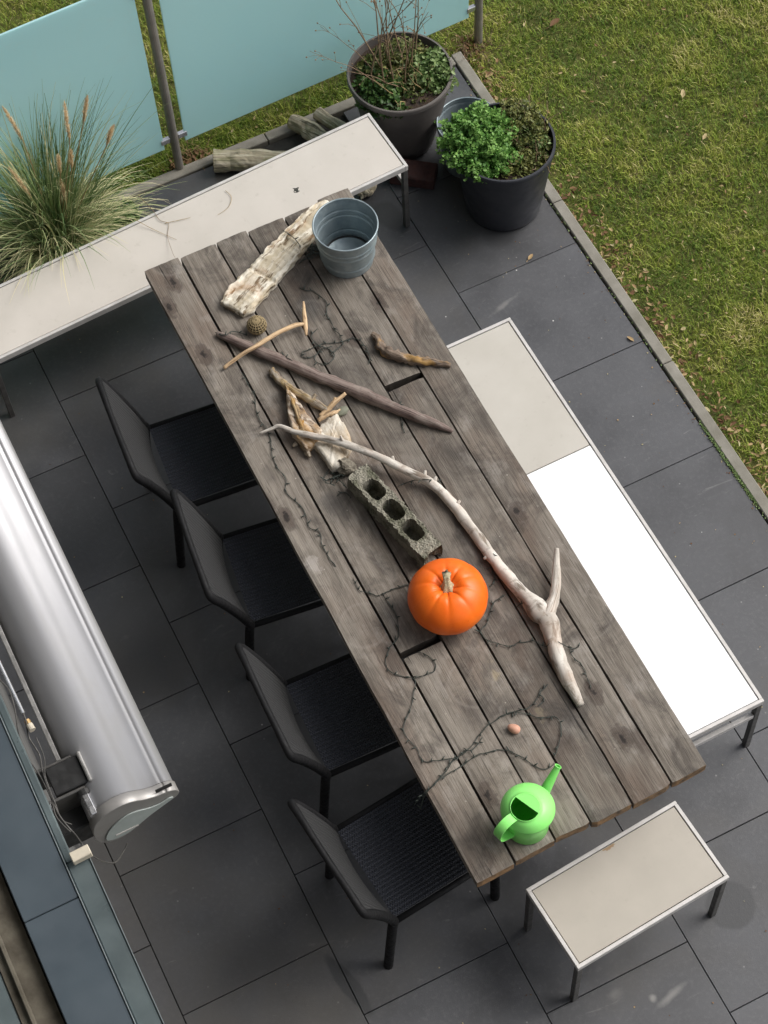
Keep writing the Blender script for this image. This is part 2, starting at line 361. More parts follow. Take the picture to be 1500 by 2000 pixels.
M['plate_white'] = m_simple('bright_white_plate', (0.90, 0.90, 0.90), (0.88, 0.88, 0.88), 5, 0.35, rr=0.03)
M['rust'] = m_simple('rust', (0.28, 0.17, 0.085), (0.36, 0.27, 0.18), 60, 0.9)
M['dark_metal'] = m_simple('black_metal', (0.018, 0.018, 0.018), (0.03, 0.03, 0.03), 30, 0.5, metal=0.3)
M['chair'] = m_simple('charcoal_frame', (0.0055, 0.0055, 0.006), (0.010, 0.010, 0.011), 40, 0.62, bump=0.4, bscale=300, spec=0.2)
M['weave_seat'] = m_weave('woven_seat', 0, (0.006, 0.008, 0.014), (0.018, 0.022, 0.036))
M['weave_back'] = m_weave('woven_back', 1, (0.014, 0.014, 0.015), (0.042, 0.0415, 0.041))
M['glass'] = m_glass()
M['post'] = m_simple('grey_post', (0.27, 0.25, 0.22), (0.19, 0.175, 0.155), 12, 0.5, metal=0.3)
M['clamp'] = m_simple('polished_clamp', (0.75, 0.75, 0.76), (0.6, 0.6, 0.62), 30, 0.25, metal=0.8)
M['zinc'] = m_simple('galvanised_zinc', (0.23, 0.29, 0.32), (0.34, 0.40, 0.42), 26, 0.42, metal=0.45, bump=0.15, bscale=80)
M['pot_taupe'] = m_simple('taupe_pot', (0.130, 0.114, 0.105), (0.095, 0.086, 0.081), 7, 0.6, bump=0.15, bscale=150)
M['pot_black'] = m_simple('anthracite_pot', (0.024, 0.026, 0.034), (0.034, 0.036, 0.044), 9, 0.45, bump=0.15, bscale=150)
M['orange'] = None
def m_pumpkin():
    t = NT('pumpkin_skin'); g = t.coord('grain'); o = t.coord('Object')
    n1 = t.noise(o, 9, 5, 0.6); n2 = t.noise(o, 120, 4, 0.7)
    c = t.mix((0.80, 0.118, 0.006), (0.88, 0.165, 0.012), t.ramp(n1, [(0.3, 0), (0.7, 1)]))
    c = t.mix(c, (0.86, 0.26, 0.035), t.ramp(t.noise(o, 5, 4, 0.6), [(0.52, 0), (0.72, 0.5)]))
    c = t.mix(c, (0.58, 0.06, 0.005), t.ramp(n2, [(0.28, 0.5), (0.40, 0)]))
    t.base(c); t.set(Roughness=0.38); t.bump(t.math('ADD', n2, n1), 0.12, 0.002); t.b.inputs['Specular IOR Level'].default_value = 0.35
    return t.m
M['orange'] = m_pumpkin()
M['pstem'] = m_drift('pumpkin_stem', (0.62, 0.54, 0.36), (0.42, 0.35, 0.21), (0.20, 0.14, 0.07), scale=2)
def m_can():
    t = NT('lime_plastic'); o = t.coord('Object')
    c = t.mix((0.25, 0.78, 0.17), (0.285, 0.82, 0.20), t.noise(o, 12, 3))
    sp = t.voro(o, 70); c = t.mix(c, (0.05, 0.25, 0.03), t.ramp(sp.outputs['Distance'], [(0.05, 0.6), (0.09, 0)]))
    c = t.mix(c, (0.10, 0.50, 0.07), t.ramp(t.noise(o, 40, 5, 0.7), [(0.62, 0), (0.80, 0.5)]))
    t.base(c); t.set(Roughness=0.30); return t.m
M['can'] = m_can()
def m_concrete():
    t = NT('mossy_concrete'); o = t.coord('Object')
    n1 = t.noise(o, 14, 5, 0.6); n2 = t.noise(o, 160, 5, 0.7); v = t.voro(o, 110)
    c = t.mix((0.20, 0.19, 0.15), (0.30, 0.28, 0.225), t.ramp(n2, [(0.3, 0), (0.7, 1)]))
    c = t.mix(c, (0.060, 0.065, 0.034), t.ramp(n1, [(0.44, 0), (0.60, 0.75)]))
    c = t.mix(c, (0.03, 0.028, 0.022), t.ramp(v.outputs['Distance'], [(0.12, 0.8), (0.26, 0)]))
    t.base(c); t.set(Roughness=0.95); t.bump(t.math('ADD', n2, v.outputs['Distance']), 0.9, 0.005); return t.m
M['concrete'] = m_concrete()
M['egg'] = m_simple('pink_stone', (0.50, 0.25, 0.17), (0.62, 0.35, 0.25), 60, 0.6, bump=0.3, bscale=200)
M['stone'] = m_simple('green_grey_stone', (0.13, 0.14, 0.10), (0.20, 0.20, 0.15), 40, 0.8, bump=0.5, bscale=120)
M['rock'] = m_simple('rough_grey_rock', (0.24, 0.215, 0.17), (0.10, 0.085, 0.065), 60, 0.9, bump=0.9, bscale=90, bdist=0.006)
M['ball'] = m_simple('straw_twine', (0.36, 0.28, 0.15), (0.22, 0.165, 0.085), 60, 0.8)
M['ball_core'] = m_simple('twine_core', (0.06, 0.045, 0.025), (0.09, 0.065, 0.035), 60, 0.9)
M['wire'] = m_simple('dark_green_wire', (0.020, 0.028, 0.022), (0.034, 0.042, 0.034), 20, 0.5)
M['drift_plank'] = m_drift('bleached_drift', (0.76, 0.71, 0.60), (0.50, 0.43, 0.31), (0.12, 0.08, 0.04), (0.30, 0.14, 0.04), 0.55, 0.45)
M['drift_white'] = m_drift('white_drift', (0.66, 0.62, 0.54), (0.48, 0.43, 0.35), (0.20, 0.15, 0.10), (0.36, 0.22, 0.08), 0.35, 0.5)
M['drift_mix'] = m_drift('mottled_drift', (0.56, 0.50, 0.42), (0.32, 0.24, 0.17), (0.10, 0.06, 0.035), (0.40, 0.22, 0.06), 0.6, 0.5)
M['drift_brown'] = m_drift('grey_brown_stick', (0.38, 0.33, 0.26), (0.22, 0.17, 0.12), (0.07, 0.05, 0.03), (0.34, 0.23, 0.07), 0.6, 0.7)
M['drift_ochre'] = m_drift('ochre_drift', (0.45, 0.33, 0.18), (0.24, 0.16, 0.08), (0.07, 0.04, 0.02), (0.42, 0.22, 0.04), 0.6, 0.7)
M['drift_grey'] = m_drift('grey_branch', (0.60, 0.565, 0.51), (0.43, 0.39, 0.34), (0.16, 0.13, 0.10), (0.44, 0.31, 0.23), 0.3, 0.5, 0.45)
M['drift_tan'] = m_drift('peeled_stick', (0.62, 0.45, 0.27), (0.48, 0.33, 0.19), (0.22, 0.13, 0.07), None, 0, 0.9, 0.3)
M['drift_purple'] = m_drift('purple_pole', (0.225, 0.175, 0.15), (0.13, 0.090, 0.078), (0.045, 0.03, 0.027), (0.30, 0.26, 0.22), 0.35, 0.9, 0.6, 0.05)
M['drift_bark'] = m_drift('bark_stick', (0.26, 0.20, 0.15), (0.12, 0.085, 0.06), (0.03, 0.02, 0.015), (0.42, 0.24, 0.06), 0.7, 0.8)
M['log'] = m_drift('mossy_log', (0.50, 0.45, 0.345), (0.33, 0.285, 0.20), (0.09, 0.08, 0.05), (0.17, 0.18, 0.07), 0.55, 0.35)
M['brick'] = m_simple('dark_red_brick', (0.070, 0.026, 0.022), (0.040, 0.018, 0.016), 30, 0.85, bump=0.6, bscale=90)
def m_awn():
    t = NT('satin_aluminium'); g = t.coord('Object', (1, 0.25, 1))
    n = t.noise(g, 30, 5, 0.6); c = t.mix((0.40, 0.40, 0.41), (0.35, 0.35, 0.365), n)
    dd = t.noise(t.coord('Object', (1, 0.6, 1)), 5, 5, 0.7, 0.6)
    c = t.mix(c, (0.34, 0.33, 0.31), t.ramp(dd, [(0.52, 0), (0.78, 0.5)]))
    st_ = t.noise(t.coord('Object', (14, 0.6, 14)), 3, 5, 0.7); c = t.mix(c, (0.33, 0.325, 0.31), t.ramp(st_, [(0.56, 0), (0.75, 0.4)]))
    t.base(c); t.set(Metallic=0.60, Roughness=t.ramp(n, [(0.3, 0.46), (0.7, 0.52)])); t.bump(t.noise(g, 500, 2), 0.05, 0.0005); return t.m
M['awning'] = m_awn()
M['awning_cap'] = m_simple('satin_cap', (0.30, 0.29, 0.28), (0.26, 0.25, 0.24), 10, 0.48, metal=0.35)
M['edge'] = m_simple('pale_edge', (0.24, 0.28, 0.29), (0.18, 0.21, 0.22), 20, 0.5, metal=0.3)
M['cap_plate'] = m_simple('pale_cap_plate', (0.36, 0.40, 0.39), (0.32, 0.355, 0.345), 20, 0.5)
M['coping'] = m_simple('blue_grey_sheet', (0.062, 0.082, 0.098), (0.053, 0.070, 0.085), 6, 0.45, metal=0.1, bump=0.05)
M['lip'] = m_simple('frosted_lip', (0.115, 0.145, 0.15), (0.075, 0.095, 0.10), 7, 0.35, metal=0.2)
M['gutter'] = m_simple('dirty_gutter', (0.14, 0.125, 0.095), (0.045, 0.036, 0.024), 14, 0.85, bump=0.5, bscale=60)
M['render'] = m_simple('grey_render', (0.12, 0.118, 0.112), (0.085, 0.083, 0.08), 5, 0.9, bump=0.3, bscale=120)
M['white_plastic'] = m_simple('cream_plastic', (0.55, 0.50, 0.40), (0.46, 0.41, 0.33), 30, 0.55)
M['brass'] = m_simple('brass_nut', (0.55, 0.38, 0.18), (0.45, 0.30, 0.14), 30, 0.35, metal=0.7)
M['cable'] = m_simple('grey_cable', (0.05, 0.048, 0.045), (0.08, 0.076, 0.07), 30, 0.5)
M['lawn'] = m_lawn()
M['grass'] = m_leaf('lawn_grass', [(0.0, (0.045, 0.090, 0.014)), (0.25, (0.115, 0.200, 0.026)), (0.50, (0.235, 0.315, 0.038)), (0.78, (0.40, 0.41, 0.085)), (1.0, (0.68, 0.57, 0.30))], 0.55, 0.2)
M['litter'] = m_leaf('dry_leaves', [(0.0, (0.10, 0.045, 0.02)), (0.4, (0.22, 0.13, 0.06)), (0.7, (0.42, 0.30, 0.15)), (1.0, (0.40, 0.36, 0.20))], 0.7, 0.1)
M['parsley'] = m_leaf('parsley_leaf', [(0.0, (0.030, 0.090, 0.014)), (0.5, (0.090, 0.225, 0.042)), (1.0, (0.25, 0.43, 0.11))], 0.45, 0.25)
M['ivy'] = m_leaf('ivy_leaf', [(0.0, (0.020, 0.055, 0.014)), (0.5, (0.065, 0.130, 0.030)), (1.0, (0.23, 0.30, 0.12))], 0.4, 0.15)
M['olive'] = m_leaf('olive_leaf', [(0.0, (0.035, 0.045, 0.012)), (0.5, (0.095, 0.115, 0.028)), (1.0, (0.24, 0.24, 0.075))], 0.5, 0.15)
M['reed'] = m_leaf('reed_blade', [(0.0, (0.060, 0.120, 0.045)), (0.35, (0.17, 0.26, 0.10)), (0.65, (0.38, 0.43, 0.20)), (1.0, (0.80, 0.71, 0.44))], 0.5, 0.2)
M['plume'] = m_leaf('tan_plume', [(0.0, (0.62, 0.46, 0.27)), (1.0, (0.92, 0.77, 0.52))], 0.8, 0.2)
M['twig'] = m_simple('dry_twig', (0.17, 0.10, 0.06), (0.27, 0.20, 0.12), 40, 0.8)
M['straw'] = m_simple('straw_stem', (0.42, 0.31, 0.15), (0.28, 0.19, 0.09), 40, 0.8)

# ================================================================== SETTING
TW, TL = 0.60468, 0.60772
# lawn: one big ground sheet with a hole-free soil base, plus grass blades
mb = MB()
nx, ny = 60, 60
xs = np.linspace(-40, 40, nx); ys = np.linspace(-40, 40, ny)
mb.add([(x, y, -0.045) for y in ys for x in xs], [(j*nx+i, j*nx+i+1, (j+1)*nx+i+1, (j+1)*nx+i) for j in range(ny-1) for i in range(nx-1)])
lawn = mb.build('lawn', M['lawn']); tag(lawn, kind='structure')

# patio: a dark bed and single slabs in running bond
patio = MB().box(-3.9, -9.0, -0.040, -0.004, 0.192, -0.022).build('patio', M['bed']); tag(patio, kind='structure')
slab_cache = {}
def slab(x0, x1, y0, y1):
    x0 += 0.0015; x1 -= 0.0015; y0 += 0.0015; y1 -= 0.0015
    key = (round(x1-x0, 3), round(y1-y0, 3)); hx, hy = (x1-x0)/2, (y1-y0)/2
    if key not in slab_cache:
        m = MB().box(-hx, -hy, -0.020, hx, hy, 0.0); o = m.build('slab', M['slab'], patio, bevel=0.0016)
        slab_cache[key] = o.data
    else: o = link('slab', slab_cache[key], patio)
    o.location = ((x0+x1)/2, (y0+y1)/2, random.uniform(-0.0008, 0.0008))
yback = 0.190
for c in range(7):                         # columns from the kerb towards the house
    x1 = -0.004 - c*TW; x0 = -0.004-(c+1)*TW
    if c == 6: x0 = max(x0, -3.9)
    off = -0.9975 if c % 2 == 0 else -0.9975-TL/2
    e = [off-k*TL for k in range(-2, 14)]
    for a, b in zip(e[:-1], e[1:]):
        lo, hi = b, min(a, yback-0.012*0)
        if hi-lo < 0.03 or lo > yback: continue
        if hi < -8.6: continue
        slab(x0, x1, lo, hi)
# kerb stones (1 m long) along the lawn and along the back edge
kerb = empty('kerb', (0.03, 0.2, 0)); tag(kerb, kind='structure')
def kstone(x0, y0, x1, y1):
    m = MB().box(x0, y0, -0.10, x1, y1, 0.006)
    m.build('kerb_stone', M['kerb'], kerb, off=(0.03, 0.2, 0), bevel=0.004)
ky = 0.262
edges = [ky, -0.755+0.0, -1.755, -2.755, -3.755, -4.755, -5.755, -6.755]
for a, b in zip(edges[:-1], edges[1:]): kstone(0.006, b+0.002, 0.058, a-0.002)
kx = 0.004
for k in range(5):
    kstone(kx-1.0-k*1.0+0.002, 0.198, kx-k*1.0-0.002, 0.250)
# thin green moss in the joint beside the kerb
V = []; F = []; T = []
for k in range(900):
    y = -2.55+0.45*rng.random()**0.9 + rng.normal(0, 0.02) if k < 620 else rng.uniform(-4, 0.1)
    x = rng.normal(0.0005, 0.0035 if k < 620 else 0.0015); s = rng.uniform(0.003, 0.008); a = rng.uniform(0, 6.28)
    n = len(V); z = rng.uniform(0.0, 0.006)
    V += [(x, y, z), (x+s*math.cos(a), y+s*math.sin(a), z+0.004), (x+s*math.cos(a+1.2), y+s*math.sin(a+1.2), z+0.002)]; F.append((n, n+1, n+2)); T += [0.55+0.4*rng.random()]*3
moss = raw_mesh('moss', V, F, M['ivy'], {'tint': T}); tag(moss, 'green moss in the joint between grey slabs and pale kerb', 'moss', kind='stuff')

# grass blades
def fbm(x, y, s, o=0):
    return noise.fractal(Vector((x*s+o, y*s-o, o)), 0.8, 2.1, 4)
def grass_field(name, boxes, label):
    V = []; F = []; T = []
    for (x0, x1, y0, y1, n, hmul) in boxes:
        px = rng.uniform(x0, x1, n); py = rng.uniform(y0, y1, n)
        for x, y in zip(px.tolist(), py.tolist()):
            d = fbm(x, y, 2.6); e = fbm(x, y, 11.0, 9)
            bare = fbm(x, y, 1.6, 31)
            edge = min(max((x-0.06)/0.12, 0), 1) if y < 0.25 else 1
            if bare > 0.52 and random.random() < 0.35: continue
            if edge < 1 and random.random() > 0.35+0.65*edge: continue
            h = (0.016+0.020*random.random()+0.010*max(d, -0.6))*hmul
            a = random.uniform(0, 6.283); ln = random.uniform(0.4, 1.5)*h
            w = random.uniform(0.0010, 0.0020)
            ca, sa = math.cos(a), math.sin(a); pa = a+1.57+random.uniform(-.5, .5); cb, sb = math.cos(pa)*w, math.sin(pa)*w
            z = -0.045
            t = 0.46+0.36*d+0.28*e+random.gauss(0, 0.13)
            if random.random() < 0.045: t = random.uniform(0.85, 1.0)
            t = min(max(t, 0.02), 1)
            i = len(V)
            mx, my, mz = x+ca*ln*0.4, y+sa*ln*0.4, z+h*0.72
            V += [(x-cb, y-sb, z), (x+cb, y+sb, z), (mx+cb*.8, my+sb*.8, mz), (mx-cb*.8, my-sb*.8, mz), (x+ca*ln, y+sa*ln, z+h)]
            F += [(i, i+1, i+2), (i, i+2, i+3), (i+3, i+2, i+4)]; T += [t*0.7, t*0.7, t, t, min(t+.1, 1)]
    o = raw_mesh(name, V, F, M['grass'], {'tint': T}); tag(o, label, 'grass', kind='stuff'); return o
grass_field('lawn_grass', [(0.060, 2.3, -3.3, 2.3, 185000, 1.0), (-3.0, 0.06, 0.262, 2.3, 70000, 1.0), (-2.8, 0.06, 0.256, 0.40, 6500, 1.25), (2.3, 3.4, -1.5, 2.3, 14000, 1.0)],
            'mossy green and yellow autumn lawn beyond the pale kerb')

# leaf litter scattered over the lawn, denser along the kerb
def leaf_poly(V, F, T, c, s, a, tilt, t, curl=0.25, asp=0.55):
    n = len(V); m = Matrix.Rotation(a, 3, 'Z') @ Matrix.Rotation(tilt, 3, 'X')
    for (u, v, w) in ((-1, 0, 0), (-0.35, -asp, curl), (0.45, -asp*.8, curl), (1, 0, 0.1), (0.45, asp*.8, curl), (-0.35, asp, curl), (0, 0, 0)):
        p = m @ Vector((u*s, v*s, w*s)); V.append((c[0]+p.x, c[1]+p.y, c[2]+p.z)); T.append(t)
    for i in range(6): F.append((n+6, n+i, n+(i+1) % 6))
V = []; F = []; T = []
for k in range(1250):
    r = random.random()
    if r < 0.42: x = 0.062+abs(random.gauss(0, 0.07)); y = random.uniform(-3.0, 0.2)
    elif r < 0.85: x = random.uniform(0.1, 2.3); y = random.uniform(-2.6, 1.8)
    else: x = random.uniform(-2.6, 0.1); y = random.uniform(0.26, 1.8)
    s = random.uniform(0.006, 0.0145)*(1.25 if r < 0.42 else 1)
    leaf_poly(V, F, T, (x, y, -0.045+0.016+random.uniform(0, 0.014)), s, random.uniform(0, 6.28), random.gauss(0, 0.5), random.random()**(1.4 if r < 0.42 else 0.8), asp=random.uniform(0.25, 0.6))
o = raw_mesh('leaf_litter', V, F, M['litter'], {'tint': T}); tag(o, 'small dry brown and straw coloured leaves strewn over the lawn', 'dead leaves', kind='stuff')
# crumbs, grit and leaf bits lying on the slabs
V = []; F = []; T = []
for k in range(420):
    r = random.random()
    if r < 0.30: x = -0.004-abs(random.gauss(0, 0.012)); y = random.uniform(-4, 0.1)
    elif r < 0.55: x = random.uniform(-0.58, -0.01); y = random.uniform(-3.8, 0.1)
    else: x = random.uniform(-2.9, -0.1); y = random.uniform(-4.9, 0.15)
    s = random.uniform(0.0018, 0.0045); leaf_poly(V, F, T, (x, y, 0.002), s, random.uniform(0, 6.28), random.gauss(0, 0.3), random.choice((0.02, 0.1, 0.3, 0.6, 0.95)), asp=random.uniform(0.4, 0.9))
o = raw_mesh('grit', V, F, M['litter'], {'tint': T}); tag(o, 'grit and leaf crumbs scattered over the dark slabs', 'debris', kind='stuff')
# single larger leaves one can point at
def single_leaf(p, s, a, t, label, name='fallen_leaf'):
    V = []; F = []; T = []
    leaf_poly(V, F, T, (0, 0, 0.004), s, a, 0.2, t, asp=0.42)
    n = len(V); ca, sa = math.cos(a), math.sin(a)
    V += [(-ca*s, -sa*s, .003), (-ca*s*1.6, -sa*s*1.6+.002, .006), (-ca*s*1.6, -sa*s*1.6-.002, .004)]; F.append((n, n+1, n+2)); T += [t]*3
    o = raw_mesh(name, V, F, M['litter'], {'tint': T}); o.location = p; tag(o, label, 'leaf'); return o
gx = (0.5580, 0.2270, -0.0300)
single_leaf(gx, 0.035, 0.3, 0.15, 'rusty red leaf on the lawn right of the far fence post')
single_leaf((-0.2270, -0.9750, 0.0000), 0.020, 0.5, 0.62, 'curled tan leaf on the slab below the black pot')
single_leaf((-0.0500, -1.5730, 0.0000), 0.020, 2.0, 0.62, 'beige leaf on the slab joint close to the pale kerb')
single_leaf((0.8780, -0.4540, -0.0300), 0.028, 1.0, 0.85, 'long straw coloured leaf lying alone in mid lawn')
single_leaf((0.8360, -0.7270, -0.0300), 0.022, 0.6, 0.8, 'pale slender leaf in the lawn beneath the long straw leaf')

# ================================================================== FENCE
fy = lambda x: 0.25+0.03*(x+1.43)
fa = math.atan(0.03)
def glass_panel(x0, x1, z0, z1, label):
    r = empty('glass_panel', (x0, fy(x0), 0), fa); L = (x1-x0)/math.cos(fa)
    MB().box(0, -0.005, z0, L, 0.005, z1).build('pane', M['glass'], r, bevel=0.0015)
    tag(r, label, 'glass panel', 'frosted glass screens at the back of the patio'); return r
glass_panel(-1.378, 0.120, 0.170, 1.256, 'frosted aqua glass panel between two posts behind the taupe pot')
glass_panel(-2.99, -1.485, 0.170, 1.256, 'frosted aqua glass panel behind the ornamental grass clump')
def post(x, label):
    r = empty('fence_post', (x, fy(x), 0), fa)
    b = MB(); tube(b, [(0, 0, -0.05), (0, 0, 0.4), (0, 0, 0.8), (0, 0, 1.24)], 0.0205, 16); b.build('pole', M['post'], r, smooth=False, bevel=0.002)
    for s in (-1, 1):
        for z in (0.22, 1.17):
            if x > 0 and s > 0: continue
            c = MB().box(s*0.020, -0.010, z-0.016, s*0.066, 0.010, z+0.016); c.build('clamp', M['clamp'], r, bevel=0.003)
    return tag(r, label, 'fence post', 'grey posts of the glass screen')
post(-1.431, 'grey fence post between the two frosted glass panels')
post(0.176, 'grey fence post at the right end of the glass screen by the lawn')
# rail foot under the post gap
# ================================================================== TABLE
TZ = 0.76
table = empty('table', (-1.4725, -2.2365, 0)); TO = (-1.4725, -2.2365, 0)
def plank(x0, x1, y0, y1, z0=TZ-0.052, z1=TZ, seed=0, ends=(1, 1)):
    nyy = max(int((y1-y0)/0.05), 6); nxx = 8
    v = []; f = []; mi = []
    rnd = random.Random(seed)
    o = rnd.uniform(0, 90)
    sk = rnd.uniform(-0.004, 0.004); ye0 = [y0+sk*(i/nxx-0.5)*2+0.0012*nz((i*0.9, 3, 0), 1, o) for i in range(nxx+1)]; ye1 = [y1+0.002*nz((i*0.7, 8, 0), 1, o) for i in range(nxx+1)]
    ch = rnd.choice((0, nxx)); ye0[ch] += rnd.uniform(0.002, 0.010)
    def P(i, j, top):
        u = i/nxx; t = j/nyy
        y = ye0[i]*(1-t)+ye1[i]*t
        xl = x0+0.0018+0.0022*nz((0, y*4, 0), 1, o)+0.0010*nz((0, y*26, 0), 1, o); xr = x1-0.0018+0.0022*nz((5, y*4, 0), 1, o)+0.0010*nz((5, y*26, 0), 1, o)
        x = xl+(xr-xl)*u
        if top:
            z = z1+0.0015*nz((x*9, y*1.3, 0), 1, o)+0.0010*nz((x*45, y*3, 0), 1, o)
            if i in (0, nxx): z -= 0.0028
            if j in (0, nyy): z -= 0.0022
        else: z = z0
        return (x, y, z)
    N = (nxx+1)*(nyy+1)
    for top in (1, 0):
        for j in range(nyy+1):
            for i in range(nxx+1): v.append(P(i, j, top))
    W_ = nxx+1
    for j in range(nyy):
        for i in range(nxx):
            a = j*W_+i; f.append((a, a+1, a+W_+1, a+W_)); mi.append(0)
            f.append((N+a, N+a+W_, N+a+W_+1, N+a+1)); mi.append(0)
    for j in range(nyy):
        a = j*W_; f.append((a, a+W_, N+a+W_, N+a)); mi.append(0)
        a = j*W_+nxx; f.append((a, N+a, N+a+W_, a+W_)); mi.append(0)
    for i in range(nxx):
        f.append((i, N+i, N+i+1, i+1)); mi.append(1 if ends[0] else 2)
        a = nyy*W_+i; f.append((a, a+1, N+a+1, N+a)); mi.append(1 if ends[1] else 2)
    m = MB(); m.v = v; m.f = f; m.g = v; m.m = mi
    ob = m.build('plank', [M['plank'], M['endgrain'], M['gap_end']], table, off=TO)
    return ob
SE = [-1.936, -1.7805, -1.6175, -1.478, -1.3135, -1.1545, -1.009]
g = 0.0020
plank(SE[0], SE[1]-g-0.002, -3.700, -0.776, seed=1)
plank(SE[1]+g, SE[2]-g, -3.690, -2.824, seed=2, ends=(1, 0)); plank(SE[1]+g, SE[2]-g, -2.797, -0.784, seed=3, ends=(0, 1))
plank(SE[2]+g, SE[3]-g, -3.684, -0.782, seed=4)
plank(SE[3]+g, SE[4]-g, -3.694, -0.793, seed=5)
plank(SE[4]+g, SE[5]-g, -3.694, -1.766, seed=6, ends=(1, 0)); plank(SE[4]+g, SE[5]-g, -1.737, -0.796, seed=7, ends=(0, 1))
plank(SE[5]+g, SE[6], -3.688, -0.781, seed=8)
for yy in (-3.45, -2.81, -1.75, -1.02):
    MB().box(-1.915, yy-0.045, TZ-0.092, -1.03, yy+0.045, TZ-0.0525).build('crossbar', M['dark_metal'], table, off=TO, bevel=0.003)
for sx in (-1.790, -1.150):
    for yy in (-3.30, -1.20):
        MB().box(sx-0.035, yy-0.035, 0.0, sx+0.035, yy+0.035, TZ-0.0925).build('leg', M['dark_metal'], table, off=TO, bevel=0.003)
MB().box(-1.905, -3.672, TZ-0.120, -1.860, -3.62, TZ-0.0525).build('bracket', M['dark_metal'], table, off=TO, bevel=0.002)
tag(table, 'long weathered grey plank table holding driftwood, pumpkin and watering can', 'table')

# ================================================================== STEEL BENCHES AND STOOL
def bench(name, x, y, rz, w, l, h, plates, label, cat, group=None, platefn=None, endrails=(1, 1)):
    """local: x 0..w, y 0..l, origin at the near left corner; plates = [(y0, y1, material)]"""
    r = empty(name, (x, y, 0), rz); tb = 0.024
    fr = MB()
    z0, z1 = h-0.032, h
    rim = 0.014
    for (a, b, c, d) in ((0, 0, w, rim), (0, l-rim, w, l), (0, rim, rim, l-rim), (w-rim, rim, w, l-rim)):
        MB().box(a, b, z0, c, d, z1).build('frame_rail', M['steel_rim'], r, bevel=0.0015)
    for (a, b, mt) in plates:
        p = MB().box(rim+0.0032, a, h-0.016, w-rim-0.0032, b, h-0.0028).build('seat_plate', M[mt], r, bevel=0.001)
    MB().box(rim, rim, h-0.030, w-rim, l-rim, h-0.0175).build('under_tray', M['dark_metal'], r)
    for lx in (0.0015, w-tb-0.0015):
        for ly in (0.0015, l-tb-0.0015):
            MB().box(lx, ly, 0, lx+tb, ly+tb, z0-0.0005).build('leg', M['steel_leg'], r, bevel=0.002)
    for k, ly in enumerate((0.0035, l-tb+0.0015)):
        if endrails[k]: MB().box(tb+0.002, ly, h-0.145, w-tb-0.002, ly+0.018, h-0.120).build('cross_rail', M['steel_rim'], r, bevel=0.0015)
    return tag(r, label, cat, group)
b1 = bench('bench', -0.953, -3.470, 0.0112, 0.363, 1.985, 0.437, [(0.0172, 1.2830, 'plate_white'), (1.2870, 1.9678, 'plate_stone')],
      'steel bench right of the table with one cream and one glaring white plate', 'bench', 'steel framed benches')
b2 = bench('bench', -0.627, -0.562, PI/2+0.0556, 0.350, 2.02, 0.438, [(0.0172, 2.0028, 'plate_pale')],
      'long pale steel bench behind the far end of the table', 'bench', 'steel framed benches')
st = bench('stool', (-1.7120, -4.0460, 0.4370), 0, 0.343, 0.650, 0.437, [(0.0172, 0.6328, 'plate_beige')],
      'low beige topped steel stool standing alone at the near end of the table', 'stool') if False else None
sx, sy, _ = (-1.7120, -4.0460, 0.4370)
st = bench('stool', sx, sy, 0.0731, 0.650, 0.343, 0.437, [(0.0172, 0.3258, 'plate_beige')],
      'low beige topped steel stool standing alone at the near end of the table', 'stool', endrails=(0, 0))
# rust bloom at the far rim of the stool, grime at its left corner
m = MB(); n = 26
pts = []
for k in range(n):
    a = 2*PI*k/n; q = 0.5+0.5*nz((math.cos(a)*2, math.sin(a)*2, 3), 1.3)
    pts.append((0.345+0.022*math.cos(a)*(0.6+q), 0.3235+min(0.0, 0.012*math.sin(a)*(0.5+q)), 0.4346))
m.add([(0.345, 0.3235, 0.4346)]+pts, [(0, 1+k, 1+(k+1) % n) for k in range(n)])
m.build('rust_stain', M['rust'], st)

